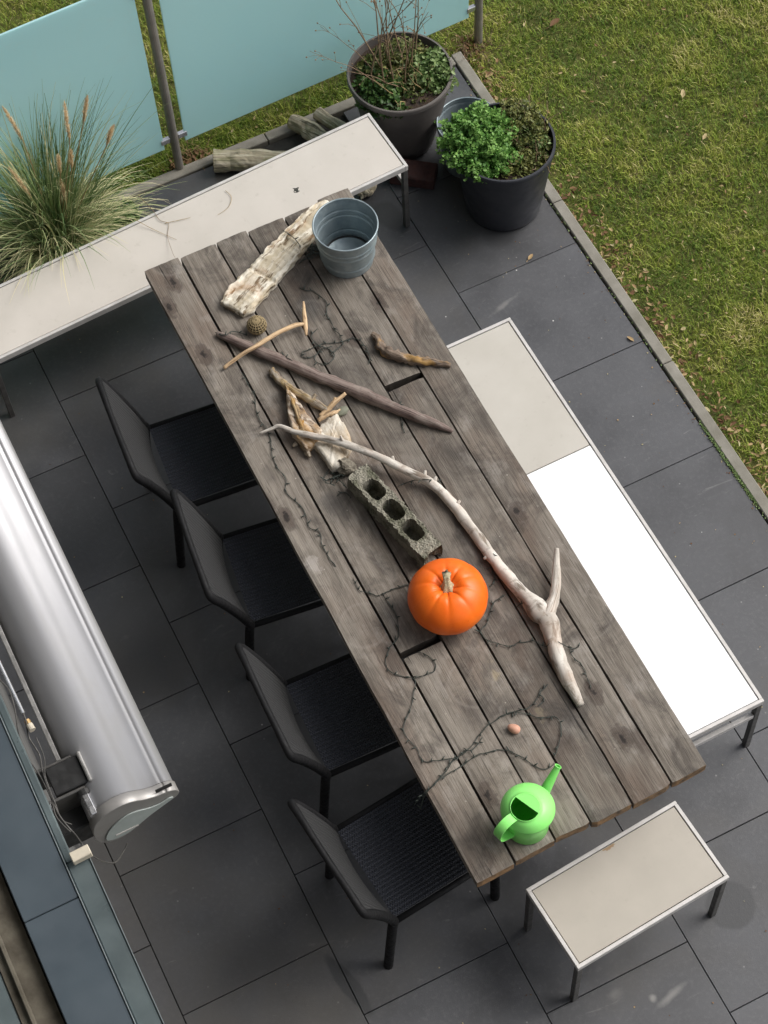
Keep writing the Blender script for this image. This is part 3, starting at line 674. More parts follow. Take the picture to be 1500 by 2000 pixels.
# ================================================================== CHAIRS
def chair_mesh():
    r = empty('chair', (0, 0, 0))
    hw = 0.205                      # half width at the seat
    # seat sheet: rows of cord ridges
    ns, nw = 84, 10
    v = []; f = []; gg = []
    for i in range(ns+1):
        x = -0.02+0.42*i/ns
        for j in range(nw+1):
            y = -hw+0.012+(2*hw-0.024)*j/nw
            z = 0.437-0.012*math.sin(PI*i/ns)*math.sin(PI*j/nw)+0.0011*math.sin(i*PI)
            v.append((x, y, z)); gg.append((y, x, 0))
    for i in range(ns):
        for j in range(nw): a = i*(nw+1)+j; f.append((a, a+nw+1, a+nw+2, a+1))
    m = MB(); m.add(v, f, gg)
    m.build('seat', M['weave_seat'], r, smooth=True)
    # seat side rails + front rail
    for s in (-1, 1):
        t = MB(); tube(t, [(-0.035, s*hw, 0.430), (0.2, s*hw, 0.425), (0.41, s*hw, 0.428)], 0.0125, 10); t.build('seat_rail', M['chair'], r, smooth=True)
    t = MB(); tube(t, [(0.405, -hw, 0.427), (0.41, 0, 0.422), (0.405, hw, 0.427)], 0.0125, 10); t.build('seat_rail', M['chair'], r, smooth=True)
    # backrest: curved in plan, wider at the top
    def back(u, t):     # u -1..1 across, t 0..1 up
        zz = 0.455+0.405*t
        half = 0.200+0.040*t
        x = -0.035-0.125*t**1.1-(0.026-0.020*t)*(1-u*u)
        top = 1.0
        z = zz-0.030*max(abs(u)-0.80, 0)/0.20*t**4
        return (x, u*half, z)
    nu, nv = 24, 84
    v = []; f = []; gg = []
    for j in range(nv+1):
        for i in range(nu+1):
            u = -1.02+2.04*i/nu; t = -0.03+1.03*j/nv; x, y, z = back(u, max(t, -0.03) if t > 0 else 0.0); z += min(t, 0)*0.4; x += 0.013
            v.append((x, y, z)); gg.append((y, z, 0))
    for j in range(nv):
        for i in range(nu): a = j*(nu+1)+i; f.append((a, a+1, a+nu+2, a+nu+1))
    m = MB(); m.add(v, f, gg); m.build('backrest', M['weave_back'], r, smooth=True)
    # frame hoop: rear leg, stile, top rail, stile, rear leg = two legs and one hoop
    hoop = [back(-1, 0.0)]+[back(-1, t) for t in (0.25, 0.5, 0.75, 0.93)]+[back(u, 1.0) for u in (-0.93, -0.6, -0.3, 0, 0.3, 0.6, 0.93)]+[back(1, t) for t in (0.93, 0.75, 0.5, 0.25, 0.0)]
    t = MB(); tube(t, smooth_path(hoop, 5), [0.0185, 0.0185, 0.0180, 0.0140, 0.0115, 0.0115, 0.0140, 0.0180, 0.0185, 0.0185], 12); t.build('back_frame', M['chair'], r, smooth=True)
    for s in (-1, 1):
        t = MB(); tube(t, smooth_path([back(s, 0.05), (-0.030, s*hw, 0.437), (-0.040, s*(hw+0.002), 0.38), (-0.075, s*(hw+0.006), 0.0)], 5), 0.0185, 12); t.build('leg', M['chair'], r, smooth=True)
        t = MB(); tube(t, [(0.405, s*hw, 0.427), (0.408, s*(hw+0.002), 0.2), (0.410, s*(hw+0.003), 0)], 0.0185, 12); t.build('leg', M['chair'], r, smooth=True)
    return r
def copy_tree(o, parent=None):
    c = o.copy(); COL.objects.link(c); c.parent = parent
    for ch in list(o.children): copy_tree(ch, c)
    return c
proto = chair_mesh()
chairs = [(-2.175, -1.478, 5.0, 'dark woven chair farthest along the row, next to the long pale bench'),
          (-2.125, -2.085, 7.0, 'dark woven chair second from the pale bench, its back overlapping the first seat'),
          (-2.150, -2.775, 1.5, 'dark woven chair third from the pale bench, level with the pumpkin'),
          (-2.205, -3.388, -6.0, 'dark woven chair nearest the camera with both near legs clear')]
for i, (x, y, a, lab) in enumerate(chairs):
    o = proto if i == 0 else copy_tree(proto)
    o.location = (x, y, 0); o.rotation_euler = (0, 0, math.radians(-a))
    tag(o, lab, 'chair', 'dark woven chairs along the left side of the table')

# ================================================================== THINGS ON THE TABLE
def centre(pts): return tuple(sum(p[i] for p in pts)/len(pts) for i in range(3))
# --- pumpkin
pc = (-1.5420, -2.7200, 0.8620)
def pumpkin():
    r = empty('pumpkin', (pc[0], pc[1], TZ)); RR = 0.148; H = 0.108; seg = 120; rings = 60; m = MB(); v = []; f = []
    for j in range(rings+1):
        t = PI*j/rings; ct, stt = math.cos(t), math.sin(t)
        for k in range(seg):
            a = 2*PI*k/seg
            rib = abs(math.sin(a*5.0+0.35*math.sin(a*2)+0.2))
            rib2 = 1-0.009*(1-rib)**3*(0.15+0.85*abs(ct)**0.7)-0.008*(1-rib)
            rad = RR*(stt**0.86)*rib2*(1+0.015*math.sin(a+1))
            z = H*ct
            if ct > 0: z -= 0.038*math.exp(-(stt*RR/0.034)**2)+0.0015*(1-rib)**2*math.exp(-(stt*RR/0.08)**2)*5
            else: z += 0.02*math.exp(-(stt*RR/0.05)**2)
            v.append((rad*math.cos(a), rad*math.sin(a), H-0.006+z+0.0))
    for j in range(rings):
        for k in range(seg): a = j*seg+k; b = j*seg+(k+1) % seg; f.append((a, a+seg, b+seg, b))
    m.add(v, f); m.build('pumpkin_skin', M['orange'], r, smooth=True)
    zt = 2*H-0.044
    t = MB(); v = []; f = []; ns = 10; sg = 20
    for i in range(ns+1):
        u = i/ns; cx, cy, cz = 0.012*u*u, 0.030*u*u+0.0, zt+0.052*u
        for k in range(sg):
            a = 2*PI*k/sg; rr = (0.0265-0.0150*min(u*1.8, 1)+0.0035*max(u-0.8, 0)*5)*(1+0.22*math.cos(5*a+u*1.2))
            v.append((cx+rr*math.cos(a), cy+rr*math.sin(a), cz))
    for i in range(ns):
        for k in range(sg): a = i*sg+k; b = i*sg+(k+1) % sg; f.append((a, b, b+sg, a+sg))
    f.append(tuple(ns*sg+k for k in range(sg))); t.add(v, f, [(p[0]*2, p[1]*2, p[2]) for p in v]); t.build('stem', M['pstem'], r, smooth=True)
    return tag(r, 'round orange pumpkin with a dry stem on the plank table', 'pumpkin')
pumpkin()

# --- zinc bucket on the table
def bucket(name, cx, cy, z0, rb, rt, h, label, ribs=(0.20, 0.58, 0.72)):
    r = empty(name, (cx, cy, z0))
    def rad(u):
        x = rb+(rt-rb)*u
        for q in ribs: x += 0.0042*math.exp(-((u-q)/0.016)**2)
        return x
    N = 70; m = MB(); prof = [(0.001, 0.012), (rb-0.004, 0.012)]
    inner = [(rad(i/N)-0.0012, 0.004+(h-0.004)*i/N) for i in range(4, N+1)]
    outer = [(rad(i/N), h*i/N) for i in range(N+1)]
    lathe(m, prof+inner+outer[::-1]+[(0.001, 0.002)], seg=72); m.build('bucket_wall', M['zinc'], r, smooth=True)
    t = MB(); n = 72; tube(t, [(rt*math.cos(2*PI*k/n), rt*math.sin(2*PI*k/n), h) for k in range(n+1)], 0.0038, 8, cap=False); t.build('rim', M['zinc'], r, smooth=True)
    t = MB(); tube(t, [((rb-0.006)*math.cos(2*PI*k/n), (rb-0.006)*math.sin(2*PI*k/n), 0.0145) for k in range(n+1)], 0.0045, 6, cap=False); t.build('bottom_ring', M['dark_metal'], r, smooth=True)  # dark ring that darkens the inside bottom edge
    return tag(r, label, 'bucket')
bucket('zinc_bucket', -1.168, -1.108, TZ, 0.104, 0.130, 0.222, 'empty ribbed zinc bucket standing on the far end of the table')

# --- watering can
cc = (-1.6810, -3.5910, 0.9250)
def watering_can():
    r = empty('watering_can', (cc[0], cc[1], TZ)); sa = math.atan2(-3.508-cc[1], -1.504-cc[0])
    m = MB(); lathe(m, [(0.001, 0.001), (0.074, 0.001), (0.077, 0.004), (0.0765, 0.08), (0.0715, 0.142)], seg=72); m.build('body', M['can'], r, smooth=True)
    # shoulder: flared lip and dome up to the round mouth
    m = MB(); mc = 0.018     # mouth offset away from the spout
    prof = [(0.0715, 0.138), (0.088, 0.149), (0.0945, 0.153), (0.0925, 0.159), (0.084, 0.172), (0.073, 0.184), (0.061, 0.193), (0.0515, 0.198), (0.0512, 0.202), (0.0500, 0.2030), (0.0488, 0.202), (0.0488, 0.190)]
    v = []; f = []; sg = 72
    for (rr, z) in prof:
        k_ = min(max((0.0925-rr)/(0.0925-0.05), 0), 1) if z > 0.152 else 0
        for k in range(sg):
            a = 2*PI*k/sg; v.append((rr*math.cos(a)-mc*k_*math.cos(sa), rr*math.sin(a)-mc*k_*math.sin(sa), z))
    for j in range(len(prof)-1):
        for k in range(sg): a = j*sg+k; b = j*sg+(k+1) % sg; f.append((a, b, b+sg, a+sg))
    m.add(v, f); m.build('shoulder', M['can'], r, smooth=True)
    # half cover over the mouth on the spout side
    v = [(0, 0, 0)]; n = 30; e = (-mc*math.cos(sa), -mc*math.sin(sa))
    m = MB(); top = []; 
    for k in range(n+1):
        a = sa-PI/2+0.22+(PI-0.44)*k/n
        top.append((e[0]+0.0492*math.cos(a), e[1]+0.0492*math.sin(a), 0.2025))
    cut0 = top[0]; cut1 = top[-1]; s_ = [(p[0], p[1], p[2]-0.002) for p in top]
    m.add(top+s_, [tuple(range(n+1)), tuple(range(2*n+1, n, -1))]+[(k, n+1+k, n+2+k, k+1) for k in range(n)]+[(n, 2*n+1, n+1, 0)])
    m.build('half_cover', M['can'], r)
    # spout
    cx, cy = math.cos(sa), math.sin(sa)
    P_ = [(cx*d, cy*d, z) for d, z in ((0.055, 0.060), (0.095, 0.108), (0.132, 0.152), (0.172, 0.200))]
    t = MB(); tube(t, P_, [0.026, 0.0205, 0.0160, 0.0115], 20, cap=False)
    Q = P_[-1]; tube(t, [Q, (Q[0]-cx*0.03, Q[1]-cy*0.03, Q[2]-0.036)][::-1], [0.0100, 0.0098], 20, cap=False); t.build('spout', M['can'], r, smooth=True)
    t = MB(); dv_ = Vector((cx, cy, 0.95)).normalized(); a1 = dv_.cross(Vector((0, 0, 1))).normalized(); a2 = a1.cross(dv_)
    tube(t, [Vector(Q)+a1*0.0116*math.cos(2*PI*k/24)+a2*0.0116*math.sin(2*PI*k/24) for k in range(25)], 0.0018, 6, cap=False); t.build('spout_lip', M['can'], r, smooth=True)
    # strap handle: flat band looping from the mouth rim out and down to the body
    hp = [(-0.064, 0.196), (-0.088, 0.206), (-0.116, 0.204), (-0.138, 0.186), (-0.147, 0.155), (-0.139, 0.116), (-0.112, 0.085), (-0.090, 0.066), (-0.076, 0.060)]
    sa -= 0.16; cx, cy = math.cos(sa), math.sin(sa); hp = smooth_path(hp, 5); m = MB(); v = []; f = []; wv = (-cy, cx)
    for (d, z) in hp:
        for s, dz in ((-1, 0), (1, 0)):
            v.append((cx*d+wv[0]*0.0175*s, cy*d+wv[1]*0.0175*s, z))
    n = len(hp)
    for i in range(n):
        d, z = hp[i]; d2, z2 = hp[min(i+1, n-1)]; d1, z1 = hp[max(i-1, 0)]
        T = Vector((d2-d1, z2-z1)).normalized(); nn = Vector((-T.y, T.x))*0.0026
        for s in (-1, 1): v.append((cx*(d+nn.x)+wv[0]*0.0175*s, cy*(d+nn.x)+wv[1]*0.0175*s, z+nn.y))
    for i in range(n-1):
        a = 2*i; b = 2*n+2*i
        f += [(a, a+1, a+3, a+2), (b, b+2, b+3, b+1), (a, a+2, b+2, b), (a+1, b+1, b+3, a+3)]
    m.add(v, f); m.build('handle', M['can'], r, smooth=False, bevel=0.0006)
    return tag(r, 'bright lime green watering can on the near end of the table', 'watering can')
watering_can()

# --- egg shaped stone
def pebble(name, p, rx, ry, rz_, rot, mat, label, cat, rough=0.0, fr=3, sub=3):
    bm = bmesh.new(); bmesh.ops.create_icosphere(bm, subdivisions=sub, radius=1)
    for v in bm.verts:
        k = 1+rough*(nz(v.co, fr, p[0]*10)+0.5*nz(v.co, fr*2.7, p[1]*10)); v.co = Vector((v.co.x*rx*k*(1-0.12*v.co.x*(rough == 0)), v.co.y*ry*k*(1+0.10*v.co.x*(rough == 0)), v.co.z*rz_*k+rz_*0.96))
    me = bpy.data.meshes.new(name); bm.to_mesh(me); bm.free()
    me.polygons.foreach_set('use_smooth', [rough < 0.2]*len(me.polygons)); me.materials.append(M[mat])
    at = me.attributes.new('grain', 'FLOAT_VECTOR', 'POINT'); at.data.foreach_set('vector', np.array([v.co for v in me.vertices], np.float32).ravel())
    o = link(name, me, None, p); o.rotation_euler = (0, 0, rot); return tag(o, label, cat) if label else o
pebble('pebble', (-1.5520, -3.2600, 0.7600), 0.0245, 0.0175, 0.016, -0.9, 'egg', 'smooth pink egg shaped stone lying alone above the watering can', 'stone')
pebble('pebble', (-1.5150, -1.7670, 0.7600), 0.028, 0.019, 0.012, 0.1, 'stone', 'small green grey stone touching the tip of the forked stick', 'stone', 0.18)
pebble('rock', (-1.6130, -2.0060, 0.7600), 0.044, 0.032, 0.028, -0.9, 'rock', 'rough grey rock between white driftwood and the concrete block', 'stone', 0.35, 2.2)

# --- ball of twine, half in the shade of the driftwood plank
bc = (-1.6450, -1.2570, 0.7850)
def twine_ball():
    r = empty('twine_ball', (bc[0], bc[1], TZ))
    pebble('core', (0, 0, 0), 0.035, 0.035, 0.032, 0, 'ball_core', None, None).parent = r
    for k in range(9):
        t = MB(); a = -1.2+2.4*k/8; z = 0.032+0.0350*math.sin(a); rr = 0.0390*math.cos(a)
        tube(t, [(rr*math.cos(2*PI*j/28), rr*math.sin(2*PI*j/28), z) for j in range(29)], 0.0019, 6, cap=False); t.build('cord', M['ball'], r, smooth=True)
    for k in range(9):
        t = MB(); b = PI*k/9
        tube(t, [(0.0400*math.cos(c)*math.cos(b), 0.0400*math.cos(c)*math.sin(b), 0.032+0.0355*math.sin(c)) for c in np.linspace(-0.9, PI+0.9, 24)], 0.0017, 6, cap=False); t.build('cord', M['ball'], r, smooth=True)
    return tag(r, 'small straw coloured twine ball tucked under the driftwood plank end', 'twine ball')
twine_ball()

# --- driftwood
def stick(name, branches, mat, label, seg=14, rough=0.35, rs=45, knots=(), cat='driftwood', flat=1.0, n=6):
    r = empty(name, tuple(branches[0][0][:2])+(TZ,)); off = (branches[0][0][0], branches[0][0][1], TZ)
    for q, br in enumerate(branches):
        P_ = smooth_path(br, n); m = MB()
        tube(m, [p[:3] for p in P_], [p[3] for p in P_], seg, rough=rough, rs=rs, flat=flat)
        if q == 0:
            for (kp, kd, kr) in knots:
                kp = min(P_, key=lambda w_: (w_[0]-kp[0])**2+(w_[1]-kp[1])**2)[:3]; kd = tuple(1.9*e_ for e_ in kd); kr = kr*1.1
                tube(m, [kp, tuple(kp[i]+kd[i]*0.6 for i in range(3)), tuple(kp[i]+kd[i] for i in range(3))], [kr, kr*0.85, kr*0.45], 10, rough=0.2)
        m.build('limb' if q == 0 else 'side_limb', M[mat], r, smooth=True, off=off)
    return tag(r, label, cat, 'driftwood laid out along the table')
def sp(u, v, r, z=None): pass
PX = lambda p, r: (p[0], p[1], p[2], r)
# long pale forked branch
main = [PX((-1.8420, -1.7120, 0.7750),0.0035), PX((-1.7970, -1.7220, 0.7850),0.0070), PX((-1.7650, -1.7320, 0.7950),0.0100), PX((-1.7280, -1.7900, 0.8120),0.0110), PX((-1.6770, -1.8470, 0.8260),0.0120), PX((-1.6170, -1.9060, 0.8320),0.0140), PX((-1.5740, -1.9520, 0.8320),0.0146),
        PX((-1.5240, -2.0060, 0.8250),0.0146), PX((-1.4640, -2.0830, 0.8150),0.0157), PX((-1.4130, -2.1540, 0.8050),0.0155), PX((-1.3620, -2.2250, 0.7950),0.0189), PX((-1.3330, -2.3050, 0.7850),0.0201), PX((-1.3170, -2.4130, 0.7810),0.0212), PX((-1.3050, -2.5160, 0.7800),0.0218),
        PX((-1.3000, -2.6160, 0.7800),0.0236), PX((-1.2880, -2.7080, 0.7810),0.0247), PX((-1.2710, -2.7970, 0.7820),0.0259), PX((-1.2540, -2.8830, 0.7840),0.0388), PX((-1.2430, -2.9420, 0.7840),0.0372), PX((-1.2630, -3.0180, 0.7820),0.0296), PX((-1.2820, -3.0990, 0.7800),0.0280), PX((-1.2930, -3.1960, 0.7780),0.0249), PX((-1.2980, -3.2870, 0.7760),0.0132)]
fork = [PX((-1.2480, -2.9280, 0.7840),0.0307), PX((-1.2170, -2.9050, 0.7900),0.0291), PX((-1.1770, -2.8700, 0.7960),0.0202), PX((-1.1370, -2.8130, 0.8050),0.0182), PX((-1.1040, -2.7520, 0.8150),0.0130), PX((-1.0810, -2.7100, 0.8200),0.0091)]
kn = [((-1.5780, -1.9250, 0.8380), (0, 0.01, 0.015), 0.007), ((-1.4350, -2.0780, 0.8200), (0.006, 0.012, 0.008), 0.008), ((-1.3760, -2.1940, 0.8100), (0.01, 0.010, 0.010), 0.008), ((-1.3380, -2.2310, 0.8000), (0.012, 0.008, 0.010), 0.008), ((-1.3100, -2.3500, 0.7900), (0.014, 0.004, 0.008), 0.009), ((-1.3270, -2.5950, 0.7850), (-0.016, -0.004, 0.004), 0.009), ((-1.2260, -2.8700, 0.7950), (0.0, 0.012, 0.010), 0.010)]
stick('forked_branch', [main, fork], 'drift_grey', 'long pale forked branch curving past the concrete block and pumpkin', 18, 0.20, 15, kn)
# long purple brown pole
stick('driftwood_pole', [[PX((-1.7980, -1.2080, 0.7720),0.0126), PX((-1.7560, -1.2660, 0.7760),0.0178), PX((-1.6950, -1.3550, 0.7780),0.0207), PX((-1.6120, -1.4670, 0.7800),0.0224), PX((-1.5320, -1.5830, 0.7810),0.0230), PX((-1.4490, -1.6890, 0.7820),0.0253), PX((-1.3690, -1.7990, 0.7820),0.0242), PX((-1.2880, -1.9060, 0.7800),0.0218), PX((-1.2200, -1.9920, 0.7760),0.0172), PX((-1.1740, -2.0490, 0.7700),0.0069)]],
      'drift_purple', 'long straight purple brown pole lying under the peeled stick', 16, 0.22, 30)
# peeled light stick with cross piece
stick('peeled_stick', [[PX((-1.8430, -1.3690, 0.7720),0.0075), PX((-1.7630, -1.3600, 0.7950),0.008), PX((-1.6940, -1.3600, 0.8120),0.009), PX((-1.5970, -1.3440, 0.8120),0.009), PX((-1.5140, -1.3340, 0.8000),0.009), PX((-1.4690, -1.3420, 0.7900),0.008)],
                       [PX((-1.4310, -1.2430, 0.7950),0.004), PX((-1.4510, -1.2900, 0.7930),0.008), PX((-1.4700, -1.3390, 0.7900),0.0105), PX((-1.4890, -1.3900, 0.7860),0.004)]],
      'drift_tan', 'light tan peeled stick with a short crosspiece, lying over the purple pole', 12, 0.18, 40)
# bark covered stick on the right
stick('bark_stick', [[PX((-1.2530, -1.5000, 0.7750),0.0096), PX((-1.2410, -1.5270, 0.7760),0.0144), PX((-1.2460, -1.5700, 0.7780),0.0192), PX((-1.2320, -1.6130, 0.7780),0.0204), PX((-1.1890, -1.6650, 0.7770),0.0192), PX((-1.1410, -1.7040, 0.7760),0.0180), PX((-1.0900, -1.7370, 0.7740),0.0132), PX((-1.0410, -1.7750, 0.7720),0.0096)]],
      'drift_bark', 'short crooked ochre and brown bark stick right of the wire tangle', 14, 0.65, 60)
# mid sticks left
stick('grey_stick', [[PX((-1.6790, -1.4660, 0.7750),0.0132), PX((-1.6720, -1.5220, 0.7760),0.0156), PX((-1.6520, -1.5760, 0.7770),0.0168), PX((-1.6230, -1.6320, 0.7770),0.0156), PX((-1.5930, -1.6850, 0.7770),0.0156), PX((-1.5650, -1.7450, 0.7770),0.0144)],
                     [PX((-1.6010, -1.6700, 0.7800),0.0072), PX((-1.5750, -1.6610, 0.7900),0.0072)]],
      'drift_brown', 'short knobbly grey and ochre stick above the white driftwood', 14, 0.5, 60)
stick('forked_twig', [[PX((-1.6010, -1.7490, 0.7750),0.008), PX((-1.5640, -1.7420, 0.7830),0.010), PX((-1.5260, -1.7340, 0.8000),0.009), PX((-1.4760, -1.7260, 0.8150),0.006)],
                      [PX((-1.5660, -1.7470, 0.7800),0.008), PX((-1.5380, -1.7370, 0.7950),0.007), PX((-1.5190, -1.7210, 0.8100),0.0055)]],
      'drift_tan', 'small forked orange brown twig pointing up beside the green grey stone', 12, 0.3, 60)
stick('splinter', [[PX((-1.6620, -1.5560, 0.7900),0.004), PX((-1.6750, -1.6780, 0.8120),0.011), PX((-1.6910, -1.7730, 0.8100),0.013), PX((-1.6980, -1.8400, 0.7900),0.010)]],
      'drift_ochre', 'upright ochre splinter standing against the mottled driftwood wedge', 10, 0.7, 60)
stick('splinter', [[PX((-1.7190, -1.8340, 0.7750),0.008), PX((-1.7170, -1.8680, 0.7780),0.011), PX((-1.7170, -1.9000, 0.7750),0.006)], [PX((-1.7340, -1.8210, 0.7750),0.009), PX((-1.7540, -1.8240, 0.7720),0.006)]],
      'drift_brown', 'stubby knobbly brown splinter below the tip of the mottled wedge', 10, 0.8, 90)
stick('splinter', [[PX((-1.6210, -1.7820, 0.8000),0.007), PX((-1.5890, -1.7810, 0.8120),0.009), PX((-1.5560, -1.7850, 0.8150),0.008), PX((-1.5270, -1.7800, 0.8100),0.004)]],
      'drift_tan', 'thin rusty splinter lying on top of the chalk white chunk', 10, 0.6, 70)
# white chunk with wedge
def chunk(name, outline, z0, z1, mat, label, off3, top=None, group='driftwood laid out along the table', taper=0.80, thick_fn=None):
    """irregular solid from an outline in plan, with noisy domed top"""
    c = centre(outline); n = len(outline); ring = [np.array(outline[i_][:2])*(1-t_/5)+np.array(outline[(i_+1) % n][:2])*(t_/5) for i_ in range(n) for t_ in range(5)]; N = len(ring)
    ax = Vector((outline[off3][0]-outline[0][0], outline[off3][1]-outline[0][1], 0)).normalized()
    o = random.random()*30; v = []; f = []
    lv = [(0.93, 0.0), (1.0, 0.2), (1.0, 0.6), (0.97, 0.86), (0.88, 0.98), (0.72, 1.0), (0.52, 0.97), (0.34, 1.02), (0.16, 1.0)]
    for (s, h) in lv:
        for q in ring:
            x = c[0]+(q[0]-c[0])*s; y = c[1]+(q[1]-c[1])*s
            k = nz((x*35, y*35, h*2), 1, o); k2 = nz((x*110, y*110, h*4), 1, o)
            d = Vector((q[0]-c[0], q[1]-c[1], 0)).normalized()
            v.append((x+d.x*(0.006*k+0.003*k2), y+d.y*(0.006*k+0.003*k2), z0+(z1-z0)*h+(0.010*k+0.008*k2)*(h > 0.2)))
    for j in range(len(lv)-1):
        for k in range(N): a = j*N+k; b = j*N+(k+1) % N; f.append((a, b, b+N, a+N))
    v.append((c[0], c[1], z0+(z1-z0)*1.07)); T_ = len(v)-1; b0 = (len(lv)-1)*N
    for k in range(N): f.append((b0+k, b0+(k+1) % N, T_))
    B = Vector((-ax.y, ax.x, 0)); gg = [(Vector(p).dot(B), p[2], Vector(p).dot(ax)) for p in v]
    m = MB(); m.add(v, f, gg); r = m.build(name, M[mat], None, smooth=True, off=(c[0], c[1], TZ)); r.location = (c[0], c[1], TZ)
    return tag(r, label, 'driftwood', group)
chunk('driftwood_chunk', [(-1.5450, -1.7710, 0.7800), (-1.5350, -1.8290, 0.7800), (-1.5480, -1.9380, 0.7800), (-1.6320, -2.0110, 0.7700), (-1.6680, -2.0010, 0.7600), (-1.6770, -1.9290, 0.7600), (-1.6900, -1.8460, 0.7700), (-1.6350, -1.8080, 0.7800)][::-1], 0.760, 0.806, 'drift_white', 'chalk white driftwood chunk beneath the pale branch, beside the rough rock', 4)
chunk('driftwood_wedge', [(-1.6690, -1.5830, 0.7800), (-1.6560, -1.6170, 0.7800), (-1.6470, -1.7310, 0.7850), (-1.6250, -1.8330, 0.7850), (-1.6650, -1.8690, 0.7700), (-1.7190, -1.8800, 0.7650), (-1.7360, -1.7840, 0.7600), (-1.7100, -1.6830, 0.7700)][::-1], 0.760, 0.812, 'drift_mix', 'pointed ochre and white driftwood wedge left of the chalk white chunk', 4)
# big bleached plank: prism with rotten ends
def drift_plank():
    A = Vector((-1.1130, -0.8300, 0.7900)); Bp = Vector((-1.6970, -1.1400, 0.7900)); ax = (Bp-A); L = ax.length; ax.normalize(); sd_ = Vector((-ax.y, ax.x, 0))
    if sd_.x > 0: sd_ = -sd_          # left/upper side
    r = empty('driftwood_plank', (Bp.x, Bp.y, TZ)); nl, nc = 110, 34; v = []; f = []; gg = []
    for i in range(nl+1):
        t = i/nl; w1 = np.interp(t, [0, 0.1, 0.3, 0.6, 0.8, 0.93, 1], [0.030, 0.052, 0.066, 0.070, 0.074, 0.078, 0.064]); w2 = np.interp(t, [0, 0.1, 0.3, 0.7, 0.93, 1], [0.016, 0.044, 0.060, 0.066, 0.068, 0.052])
        th = np.interp(t, [0, 0.1, 0.5, 0.9, 1], [0.012, 0.022, 0.034, 0.040, 0.036])
        th -= 0.010*math.exp(-((t-0.70)/0.012)**2)          # cross crack
        for k in range(nc):
            a = 2*PI*k/nc; ca, s_ = math.cos(a), math.sin(a)
            ex = 0.34
            u = abs(ca)**ex*math.copysign(1, ca); z = abs(s_)**ex*math.copysign(1, s_)
            u = max(-1, min(1, u)); w = (w1 if u > 0 else w2)
            kk = nz((u*3.2, z*1.5, t*5), 1, 4.2); k2 = nz((u*9, z*3, t*14), 1, 8.1); k3 = nz((u*16, z*6, t*40), 1, 2)
            we = w*u*(1+0.10*nz((0, z, t*22), 1, 5+u)) + 0.003*k3
            zz = 0.001+th*(0.5+0.5*z)+(0.009*kk+0.007*k2+0.004*k3)*(z > 0)
            sh = 0.018*nz((u*4, 0, 0), 1, 3)*(1 if t > 0.5 else -1)*max(0, abs(t-0.5)*2-0.8)*5
            p = A+ax*(L*t+sh)+sd_*we; v.append((p.x, p.y, TZ+max(zz, 0.001))); gg.append((w*u, zz, L*t))
    for i in range(nl):
        for k in range(nc): a = i*nc+k; b = i*nc+(k+1) % nc; f.append((a, b, b+nc, a+nc))
    f.append(tuple(range(nc-1, -1, -1))); f.append(tuple(nl*nc+k for k in range(nc)))
    m = MB(); m.add(v, f, gg); m.build('weathered_board', M['drift_plank'], r, smooth=True, off=(Bp.x, Bp.y, TZ))
    return tag(r, 'wide bleached rotten driftwood plank leaning towards the zinc bucket', 'driftwood', 'driftwood laid out along the table')
drift_plank()

# --- concrete block with three cells, slightly broken end
def block():
    a = Vector((-1.6440, -2.0880, 0.8500)); b = Vector((-1.5460, -2.5340, 0.8500)); ax = (b-a).normalized(); L = (b-a).length
    r = empty('concrete_block', (a.x, a.y, TZ), math.atan2(ax.y, ax.x)); Wd = 0.092; H = 0.092
    nxx, nyy = 170, 36; cells = [(0.075, 0.100), (0.190, 0.100), (0.305, 0.100)]; sc = L/0.46
    def inside(x, y):
        for cx, wd in cells:
            u = (x-(cx+0.035)*sc)/(0.048*sc); w = (y-Wd*0.51)/(0.032)
            if abs(u)**3.2+abs(w)**3.2 < 1: return True
        return False
    bm = bmesh.new(); g_ = {}
    def vt(i, j, k):
        if (i, j, k) not in g_:
            x = L*i/nxx; y = Wd*j/nyy; z = H*k
            e = 0.0035*nz((x*60, y*60, z*40), 1, 2)+0.0025*nz((x*150, y*150, z*90), 1, 6)
            x += e*(2.4 if i in (0, nxx) else 0.5)
            if i == nxx: x += 0.030*nz((y*26, 1, 0), 1, 5)-0.018*(1-abs(2*j/nyy-1))
            y += e*(1.5 if j in (0, nyy) else 0.5)
            z += (e*1.3 if k else 0); g_[(i, j, k)] = bm.verts.new((x, y, z))
        return g_[(i, j, k)]
    occ = [[not inside(L*(i+.5)/nxx, Wd*(j+.5)/nyy) for j in range(nyy)] for i in range(nxx)]
    for i in range(nxx):
        for j in range(nyy):
            if not occ[i][j]: 
                bm.faces.new((vt(i, j, 0.02), vt(i+1, j, 0.02), vt(i+1, j+1, 0.02), vt(i, j+1, 0.02))); continue
            bm.faces.new((vt(i, j, 1), vt(i+1, j, 1), vt(i+1, j+1, 1), vt(i, j+1, 1)))
            for (di, dj, p, q) in ((-1, 0, (i, j+1), (i, j)), (1, 0, (i+1, j), (i+1, j+1)), (0, -1, (i, j), (i+1, j)), (0, 1, (i+1, j+1), (i, j+1))):
                ii, jj = i+di, j+dj
                if not (0 <= ii < nxx and 0 <= jj < nyy) or not occ[ii][jj]:
                    bm.faces.new((vt(*p, 1), vt(*p, 0.5), vt(*q, 0.5), vt(*q, 1))); bm.faces.new((vt(*p, 0.5), vt(*p, 0.02), vt(*q, 0.02), vt(*q, 0.5)))
    bmesh.ops.recalc_face_normals(bm, faces=bm.faces)
    me = bpy.data.meshes.new('block'); bm.to_mesh(me); bm.free(); me.materials.append(M['concrete']); link('block_body', me, r)
    return tag(r, 'narrow mossy concrete block with three cells, left of the pumpkin', 'concrete block')
block()

